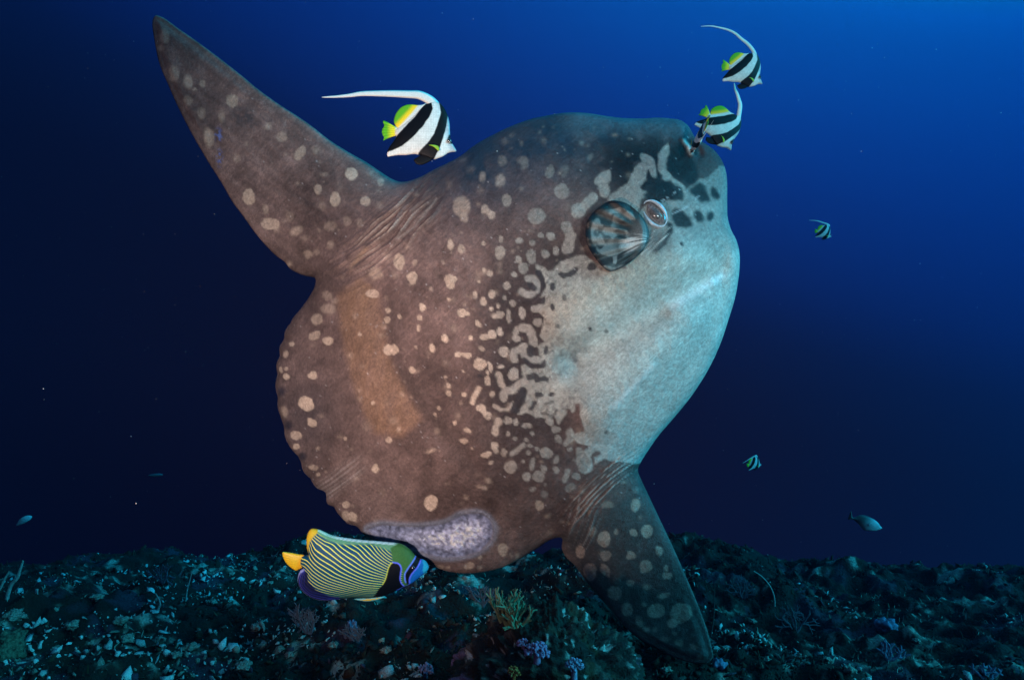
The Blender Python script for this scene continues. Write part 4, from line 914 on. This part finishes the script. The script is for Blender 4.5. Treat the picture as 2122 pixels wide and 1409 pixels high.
B_EYE = eye_mesh(.0058, 'bannerfish_eye'); B_RING = eye_mesh(.0070, 'bannerfish_eye_ring'); M_RING = mat_plain('eye_ring', (.35, .36, .34), .3, .6, .2, 300, 0)

def filament(pts_, w0, name):
    "dorsal streamer: flat tapering ribbon with a lens section, traced in the fish's own plane"
    P = catmull(pts_, 8, closed=False); n = len(P)
    T = np.gradient(P, axis=0); T /= np.linalg.norm(T, axis=1)[:, None]; N = np.stack([-T[:, 1], T[:, 0]], 1)
    V, Fq = [], []
    for i in range(n):
        s = i / (n - 1); w = w0 * ((1 - s) ** .75) * .5 + .45; th = .0022 * (1 - s) + .0006
        for (a, b) in ((-1, 0), (-.5, -.8), (.5, -.8), (1, 0), (.5, .8), (-.5, .8)):
            q = P[i] + N[i] * w * a; V.append((q[0] * MPB, b * th, -q[1] * MPB))
    for i in range(n - 1):
        for k in range(6): Fq.append((i * 6 + k, i * 6 + (k + 1) % 6, (i + 1) * 6 + (k + 1) % 6, (i + 1) * 6 + k))
    return mk_mesh(name, np.array(V), np.array(Fq), np.tile(BWHITE * 1.04, (len(V), 1)))

GROUP_B = 'black and white bannerfish round the sunfish'
def bannerfish(centre, rot, scale, fil, label, fw=17):
    root = empty('bannerfish', centre); root.rotation_mode = 'QUATERNION'; root.rotation_quaternion = rot; root.scale = (scale,) * 3
    tag(root, label, 'bannerfish', GROUP_B)
    for nm, (me, mt) in B_MESH.items():
        o = obj(nm, me, mt, root)
        if nm == 'pectoral_fin': o2 = obj(nm, me, mt, root); o2.scale = (1, -1, 1)
    ex, ey = BZ([(1795, 848)])[0]
    for s in (-1, 1):
        r_ = obj('eye', B_RING, M_RING, root, (ex * MPB, s * .0085, -ey * MPB)); obj('pupil', B_EYE, M_EYE, r_, (.0003, s * .0030, 0))
    obj('dorsal_filament', filament(BZ(fil), fw, 'dorsal_filament'), M_FIN, root)
    return root

def turn(cw, yaw=0, roll=0):
    "picture-plane rotation (clockwise degrees), then yaw about the vertical"
    return Matrix.Rotation(R(yaw), 4, 'Z') @ Matrix.Rotation(R(cw), 4, 'Y') @ Matrix.Rotation(R(roll), 4, 'X')
Q = lambda m: m.to_quaternion()
def unrot(origin, pts_, cw, k):
    "photograph positions -> positions in the fish's own traced frame"
    c, s = math.cos(R(-cw)), math.sin(R(-cw)); out = []
    for x, y in pts_:
        dx, dy = (x - origin[0]) / k, (y - origin[1]) / k
        out.append(((dx * c - dy * s) * 6.406 + 1400, (dx * s + dy * c) * 6.406 + 720))
    return out

ROOT0 = [(1640, 520), (1625, 400)]
bannerfish(pt(650 + 1400 / 6.406, 160 + 720 / 6.406, 2.08), Q(turn(0, 6)), 1.0,
           [(1655, 500), (1610, 375), (1520, 290), (1400, 240), (1280, 235), (1050, 235), (850, 240), (640, 252), (500, 278), (330, 300), (140, 316)],
           'bannerfish with long level white streamer swimming above the back near the dorsal fin', 22)
zt3 = lambda a, b: (1400 + a / 4.403, 30 + b / 4.403)
c2 = zt3(612, 500)
bannerfish(pt(*c2, 2.28), Q(turn(8, 5)), .60 * 2.28 / 2.08,
           [(1650, 500)] + unrot(c2, [zt3(735, 385), zt3(705, 320), zt3(655, 265), zt3(600, 225), zt3(545, 180), zt3(480, 150), zt3(400, 132), zt3(310, 120), zt3(220, 128)], 8, .60),
           'topmost bannerfish, high above the mouth with its streamer curling back', 15)
c3 = zt3(405, 1010)
bannerfish(pt(*c3, 2.36), Q(turn(38, 8)), .66 * 2.36 / 2.08,
           [(1650, 480), (1628, 390)] + unrot(c3, [zt3(600, 830), zt3(588, 770), zt3(570, 715), zt3(552, 680), zt3(545, 640), zt3(543, 620)], 38, .66),
           'bannerfish nosing steeply down behind the sunfish mouth', 17)
# the cleaner seen along its back, nose at the sunfish's mouth
fx_ = Vector((-.40, .12, -.90)).normalized(); up_ = Vector((-.02, -.95, -.10)); up_ = (up_ - fx_ * up_.dot(fx_)).normalized(); sy_ = up_.cross(fx_)
m4 = Matrix((fx_, sy_, up_)).transposed().to_4x4()
bannerfish(pt(1452, 279, 1.96), Q(m4), .52, [(1650, 480), (1640, 400), (1600, 300), (1540, 190), (1440, 60), (1330, -60), (1230, -170)],
           'bannerfish seen end on picking at the sunfish mouth', 14)
zf1 = lambda a, b: (1640 + a / 15.66, 430 + b / 15.66); c5 = zf1(1030, 790)
bannerfish(pt(*c5, 3.9), Q(turn(4, 5)), .245 * 3.9 / 2.08, [(1650, 480)] + unrot(c5, [zf1(1230, 590), zf1(1170, 545), zf1(1080, 515), zf1(950, 475), zf1(830, 442), zf1(700, 430), zf1(540, 425)], 4, .245),
           'small bluish bannerfish alone in open water beyond the sunfish cheek', 18)
zf2 = lambda a, b: (1500 + a / 17.6, 920 + b / 17.6); c6 = zf2(1085, 700)
bannerfish(pt(*c6, 4.3), Q(turn(-14, 12)), .215 * 4.3 / 2.08, [(1650, 480)] + unrot(c6, [zf2(1215, 470), zf2(1180, 425), zf2(1100, 450), zf2(960, 515), zf2(820, 590), zf2(640, 680)], -14, .215),
           'tiny dim bannerfish in dark water beside the sunfish belly, below the others', 18)

# ------------------------------------------------------------------ emperor angelfish
AZ = lambda L: [((a - 1050) / 5.894, (b - 650) / 5.894) for a, b in L]
A_D = 2.27; AK = A_D / F
A_BODY = AZ([(505, 202), (540, 196), (600, 208), (680, 245), (750, 280), (900, 316), (1100, 346), (1300, 366), (1480, 386), (1570, 396), (1650, 430), (1715, 488), (1758, 540), (1810, 580), (1870, 602), (1910, 640), (1930, 690), (1920, 730),
             (1880, 772), (1800, 832), (1720, 890), (1640, 922), (1560, 962), (1450, 1012), (1380, 1036), (1250, 1052), (1100, 1050), (950, 1050), (850, 1056), (740, 1066), (620, 1066), (520, 1032), (430, 972), (376, 900), (350, 820), (358, 750),
             (385, 695), (420, 672), (400, 650), (380, 620), (385, 560), (400, 530), (440, 516), (485, 508), (468, 460), (455, 400), (455, 310), (475, 240)])
A_TAIL = AZ([(430, 520), (350, 502), (260, 482), (180, 470), (164, 490), (175, 540), (208, 605), (260, 658), (320, 700), (350, 695), (410, 660), (430, 600)])
A_PELV = AZ([(1030, 1052), (1100, 1074), (1180, 1086), (1260, 1080), (1340, 1062), (1400, 1036), (1330, 1030), (1150, 1040)])
z1 = lambda a, b: ((610 + a / 8.287 - 560) * 5.894, (1080 + b / 8.287 - 1060) * 5.894)
z2 = lambda a, b: ((730 + a / 9.394 - 560) * 5.894, (1100 + b / 9.394 - 1060) * 5.894)
ST = {1: [z1(1243, 450), z2(600, 575)], 2: [z1(1243, 530), z2(600, 630)], 3: [z1(1243, 605), z1(1110, 480), z1(960, 400), z2(600, 685)], 4: [z1(1243, 670), z1(1000, 500), z1(820, 385), z2(600, 735)],
      5: [z1(1243, 735), z1(700, 355), z1(560, 300), z1(430, 230), z2(600, 785)], 6: [z1(1243, 800), z1(700, 440), z1(600, 370), z1(500, 320), z1(410, 260), z2(600, 832)],
      7: [z1(1243, 860), z1(700, 525), z1(560, 430), z1(480, 355), z1(390, 295), z2(600, 880)], 8: [z1(1243, 920), z1(700, 610), z1(400, 430), z1(340, 350), z2(600, 925)],
      9: [z1(1243, 970), z1(700, 690), z1(400, 510), z1(330, 425), z1(305, 350), z2(600, 972)], 10: [z1(1243, 1020), z1(700, 775), z1(400, 590), z1(330, 510), z1(290, 390), z2(560, 1015)],
      11: [z1(1243, 1065), z1(700, 855), z1(400, 665), z1(320, 595), z1(285, 540), z2(540, 1055)], 12: [z1(1243, 1105), z1(700, 915), z1(400, 735), z1(300, 650), z1(200, 612), z1(100, 600), z2(520, 1090)],
      13: [z1(1243, 1140), z1(700, 965), z1(400, 800), z1(300, 715), z1(200, 660), z1(80, 640)], 14: [z1(1243, 1175), z1(700, 1015), z1(400, 862), z1(280, 772), z1(180, 712), z1(80, 690)],
      15: [z1(1243, 1210), z1(700, 1060), z1(400, 922), z1(300, 850)], 16: [z1(1243, 1240), z1(700, 1105), z1(400, 985), z1(320, 925), z1(275, 850)], 17: [z1(1243, 1270), z1(700, 1145), z1(400, 1045), z1(330, 990)],
      18: [z1(1243, 1298), z1(700, 1185), z1(400, 1095), z1(320, 1050)], 0: [z2(282, 250), z2(600, 520)], -1: [z2(400, 260), z2(600, 460), z2(780, 580)], -2: [z2(600, 395), z2(800, 530)], -3: [z2(600, 340), z2(800, 485)], -4: [z2(640, 310), z2(800, 440)]}
def rbf_fit():
    P = np.array([AZ([p])[0] for k, L in ST.items() for p in L]); v = np.array([k for k, L in ST.items() for p in L], float)
    def phi(r2): return .5 * r2 * np.log(r2 + 1e-9)
    D2 = ((P[:, None] - P[None]) ** 2).sum(-1); n = len(P)
    A = np.zeros((n + 3, n + 3)); A[:n, :n] = phi(D2) + 18.0 * np.eye(n); A[:n, n] = 1; A[:n, n + 1:] = P; A[n, :n] = 1; A[n + 1:, :n] = P.T
    w = np.linalg.solve(A, np.concatenate([v, [0, 0, 0]]))
    def f(x, y):
        out = w[n] + w[n + 1] * x + w[n + 2] * y
        for (px, py), ww in zip(P, w[:n]): out = out + ww * phi((x - px) ** 2 + (y - py) ** 2)
        return out
    return f

def build_angelfish():
    f = rbf_fit()
    m = mat_attr('angelfish_skin', .45, .15, bump=[(700, .0012, .4, 2)], grain=[(150, .12, 3)])
    # yellow lines drawn by the stripe field carried on the mesh
    n, l = m.node_tree.nodes, m.node_tree.links
    b = n['Principled BSDF']; prev = b.inputs['Base Color'].links[0].from_socket
    at = n.new('ShaderNodeAttribute'); at.attribute_name = 'stripe'; ms = n.new('ShaderNodeAttribute'); ms.attribute_name = 'striped'
    mu = n.new('ShaderNodeMath'); mu.operation = 'MULTIPLY'; mu.inputs[1].default_value = 2 * math.pi
    co = n.new('ShaderNodeMath'); co.operation = 'COSINE'
    mrr = n.new('ShaderNodeMapRange'); mrr.interpolation_type = 'SMOOTHSTEP'; mrr.inputs['From Min'].default_value = .58; mrr.inputs['From Max'].default_value = .94
    mm = n.new('ShaderNodeMath'); mm.operation = 'MULTIPLY'
    mixn = n.new('ShaderNodeMix'); mixn.data_type = 'RGBA'
    l.new(at.outputs['Fac'], mu.inputs[0]); l.new(mu.outputs[0], co.inputs[0]); l.new(co.outputs[0], mrr.inputs['Value'])
    l.new(mrr.outputs[0], mm.inputs[0]); l.new(ms.outputs['Fac'], mm.inputs[1]); l.new(mm.outputs[0], mixn.inputs['Factor'])
    l.new(prev, mixn.inputs['A']); mixn.inputs['B'].default_value = (.80, .76, .10, 1); l.new(mixn.outputs['Result'], b.inputs['Base Color'])
    XY, u, d, Qd, edge = inflate(catmull(A_BODY, 5), 1.4, None, 150)
    x, y = XY.T; h = np.sqrt(u); h = h / h.max() * .045; h[edge] = 0
    c = np.tile((.002, .060, .120), (len(x), 1))
    def over(colour, mk):
        nonlocal c
        mk = np.clip(mk, 0, 1)[:, None]; c = c * (1 - mk) + np.asarray(colour, float) * mk
    striped = np.ones(len(x))
    def cover(colour, mk):
        nonlocal striped
        over(colour, mk); striped = striped * (1 - np.clip(mk, 0, 1))
    P = lambda L, s=1.0: sstep(-s, s, poly_sd(AZ(L), x, y))
    Ln = lambda L, w: sstep(w + .6, w - .6, chain_d(catmull(AZ(L), 5, False), x, y))
    over((.01, .12, .10), sstep(20, 60, y + .2 * x) * .7)
    cover((.13, .30, .16), P([(560, 150), (580, 230), (720, 320), (880, 368), (1100, 378), (1250, 385), (1420, 440), (1520, 480), (1700, 420), (1500, 330), (1100, 300), (800, 200)], 2.5))
    cover((.62, .40, .02), P([(420, 150), (620, 160), (590, 240), (540, 290), (505, 345), (490, 420), (488, 515), (430, 500), (420, 300)], 1.6))
    over((.55, .80, .66), Ln([(600, 210), (750, 282), (900, 318), (1100, 348), (1300, 368), (1560, 398)], 1.6) * .9)
    over((.80, .90, .85), Ln([(820, 302), (1000, 334), (1300, 368), (1500, 390)], 1.5) * sstep(-60, -20, x))
    cover((.055, .15, .035), P([(1500, 600), (1495, 520), (1470, 430), (1570, 380), (1740, 480), (1775, 545), (1720, 620), (1660, 740), (1650, 800), (1672, 895), (1640, 905), (1608, 810), (1620, 700), (1590, 620)], 2.0))
    cover((.004, .004, .006), P([(1500, 590), (1570, 602), (1606, 660), (1592, 780), (1602, 850), (1642, 908), (1640, 960), (1390, 1080), (1230, 1060), (1290, 985), (1340, 900), (1390, 850), (1430, 760), (1450, 660), (1480, 605)], 1.0))
    cover((.010, .13, .42), P([(1815, 570), (1810, 610), (1780, 670), (1720, 735), (1692, 800), (1690, 890), (1700, 930), (1990, 780), (1960, 560)], 1.0))
    over((.03, .42, .55), P([(1855, 590), (1870, 650), (1860, 720), (1880, 790), (1960, 720), (1950, 590)], 2) * .8)
    cover((.004, .004, .006), P([(1775, 535), (1850, 570), (1822, 612), (1792, 668), (1730, 738), (1700, 800), (1690, 890), (1660, 860), (1648, 750), (1685, 665), (1750, 585)], .8))
    pur = (.15, .17, .85)
    cover(pur, Ln([(1505, 588), (1570, 605), (1605, 660), (1593, 780), (1604, 850), (1638, 905)], 1.25)); cover((.16, .25, .85), Ln([(1778, 545), (1745, 596), (1682, 678), (1646, 750), (1656, 850)], 1.3))
    cover(pur, Ln([(1835, 600), (1800, 668), (1734, 742), (1703, 805), (1698, 885), (1640, 912), (1550, 952)], 1.25)); cover((.75, .66, .08), Ln([(1500, 592), (1478, 606), (1450, 665), (1420, 780), (1382, 850)], .9))
    cover((.006, .006, .045), P([(380, 660), (440, 682), (490, 700), (500, 800), (590, 900), (740, 975), (900, 1020), (1000, 1100), (500, 1100), (300, 900), (330, 740)], 2.0) * .97)
    for k, cc in ((0, (.42, .50, 1.0)), (34, (.07, .08, .50)), (62, (.03, .04, .28)), (92, (.02, .025, .18))):
        cover(cc, Ln([(440 + k * .15, 672 + k * .1), (385 + k * .7, 710 + k * .3), (356 + k, 770 + k * .1), (352 + k, 840), (378 + k, 905 - k * .3), (432 + k * .9, 972 - k * .6), (520 + k * .5, 1032 - k), (620 + k, 1064 - k), (740, 1066 - k * .8), (860, 1056 - k * .5)], 2.0 if k == 0 else .8) * (.95 if k == 0 else .8))
    cover((.005, .005, .01), sstep(57, 66, y - .08 * x) * sstep(-50, 0, x) * .9)
    striped *= 1 - .75 * sstep(38, 62, y - .02 * x)
    Fq, inner = two_sided(XY, Qd, edge)
    V = np.concatenate([np.stack([x * AK, -h, -y * AK], 1), np.stack([x * AK, h, -y * AK], 1)[inner]])
    s = f(x, y)
    root = empty('angelfish', pt(560 + 1050 / 5.894, 1060 + 650 / 5.894, A_D)); root.rotation_euler = (0, 0, R(4))
    tag(root, 'angelfish with fine yellow stripes, orange tail and dark masked face', 'angelfish')
    obj('body', mk_mesh('angelfish_body', V, Fq, np.concatenate([c, c[inner]]), extra={'stripe': np.concatenate([s, s[inner]]), 'striped': np.concatenate([striped, striped[inner]])}), m, root)
    mf = mat_attr('angelfish_fin', .45, .35, grain=[(300, .12, 2)])
    def fin(name, ol, colfn, th, parent=root, shift=0):
        XY, u, d, Qd, edge = inflate(catmull(ol, 5), 1.3, None, 80)
        hh = np.sqrt(u); hh = hh / hh.max() * th; hh[edge] = 0; X, Y = XY.T; Fq, inner = two_sided(XY, Qd, edge); cc = colfn(X, Y, d)
        obj(name, mk_mesh('angelfish_' + name, np.concatenate([np.stack([X * AK, -hh + shift, -Y * AK], 1), np.stack([X * AK, hh + shift, -Y * AK], 1)[inner]]), Fq, np.concatenate([cc, cc[inner]])), mf, parent)
    def tailc(X, Y, d):
        ang = np.arctan2(Y + 10, X + 95); cc = np.tile((.78, .42, .008), (len(X), 1)) * (1 + .14 * np.sin(ang * 60))[:, None]
        e = sstep(1.8, .4, d)[:, None] * sstep(-128, -140, X)[:, None]; return cc * (1 - e) + np.array((.20, .36, .04)) * e
    fin('tail_fin', A_TAIL, tailc, .006)
    fin('pelvic_fin', A_PELV, lambda X, Y, d: np.where((d < 2.4)[:, None], np.array((.14, .46, .46)), np.array((.70, .38, .02))), .004, shift=-.010)
    ex, ey = AZ([(1742, 668)])[0]
    o = obj('eye', eye_mesh(.0075, 'angelfish_eye'), mat_plain('angelfish_eye', (.02, .02, .03), .12, .7, .1, 100, 0), root, (ex * AK, -.024, -ey * AK))
build_angelfish()


# ------------------------------------------------------------------ other small fish and drifting specks
def small_fish(outline, origin, zs, depth, thick, colfn, label, group=None):
    cxy = np.mean(outline, 0); ol = [((a - cxy[0]) / zs, (b - cxy[1]) / zs) for a, b in outline]; k = depth / F
    XY, u, d, Qd, edge = inflate(catmull(ol, 5), .6, None, 60)
    h = np.sqrt(u); h = h / h.max() * thick; h[edge] = 0; x, y = XY.T; Fq, inner = two_sided(XY, Qd, edge); c = colfn(x, y)
    root = empty('reef_fish', pt(origin[0] + cxy[0] / zs, origin[1] + cxy[1] / zs, depth)); tag(root, label, 'fish', group)
    obj('body', mk_mesh('reef_fish_body', np.concatenate([np.stack([x * k, -h, -y * k], 1), np.stack([x * k, h, -y * k], 1)[inner]]), Fq, np.concatenate([c, c[inner]])), M_BAN, root)
    return root, k, cxy
fo = [(1540, 950), (1480, 870), (1380, 730), (1200, 600), (950, 490), (750, 475), (560, 550), (470, 540), (420, 330), (350, 470), (310, 640), (460, 620), (560, 690), (700, 810), (860, 1010), (1000, 1040), (1350, 1035)]
def fc(x, y):
    t = sstep(-8, 12, y + .35 * x)[:, None]; c = np.array((.05, .06, .06)) * (1 - t) + np.array((.34, .36, .36)) * t
    m = sstep(-26, -33, x)[:, None]; return c * (1 - m) + np.array((.006, .006, .006)) * m
rt, k_, c_ = small_fish(fo, (1740, 1040), 17.6, 3.6, .022, fc, 'pale bellied reef fish with dark tail cruising over the far reef')
obj('eye', eye_mesh(.0035, 'reef_fish_eye'), M_EYE, rt, ((1390 - c_[0]) / 17.6 * k_, -.010, -(860 - c_[1]) / 17.6 * k_))
obj('pectoral_fin', sheet([((a - 1050) / 17.6 * k_ / MPB, (b - 790) / 17.6 * k_ / MPB) for a, b in ((1140, 770), (1050, 720), (980, 740), (960, 800), (1040, 830))], .5, .001, lambda x, y, d: np.tile((.30, .33, .33), (len(x), 1)), 'reef_fish_pectoral', M_FIN)[0], M_FIN, rt,
    ((1050 - c_[0]) / 17.6 * k_, -.024, -(790 - c_[1]) / 17.6 * k_))
so = [(175, 505), (150, 500), (120, 512), (100, 535), (90, 556), (110, 552), (140, 540), (165, 525)]
small_fish(so, (0, 880), 2.663, 3.8, .014, lambda x, y: np.tile((.34, .36, .34), (len(x), 1)), 'slim pale fish gliding over dark reef above the whip pair')
so2 = [(900, 275), (880, 268), (840, 272), (815, 280), (840, 286), (880, 284)]
small_fish(so2, (0, 880), 2.663, 4.8, .012, lambda x, y: np.tile((.06, .07, .08), (len(x), 1)), 'faint slender fish in the dark water behind the sunfish tail')

def build_snow():
    N = 1500
    c = np.stack([rng.random(N) * 5.2 - 2.6, 1.5 + 3.4 * rng.random(N), rng.random(N) * 3.2 - 1.0], 1)
    r = .0004 + .0009 * rng.random(N) ** 3
    V = ICO_V[None] * r[:, None, None] * (.5 + rng.random((N, 1, 3))) + c[:, None]
    Fq = (ICO_F[None] + 12 * np.arange(N)[:, None, None]).reshape(-1, 3)
    o = obj('marine_snow', mk_mesh('marine_snow', V.reshape(-1, 3), Fq), mat_plain('specks', (.5, .5, .48), .8, .2, .1, 100, 0))
    tag(o, 'fine pale specks drifting in the water', 'particles', kind='stuff')
build_snow()
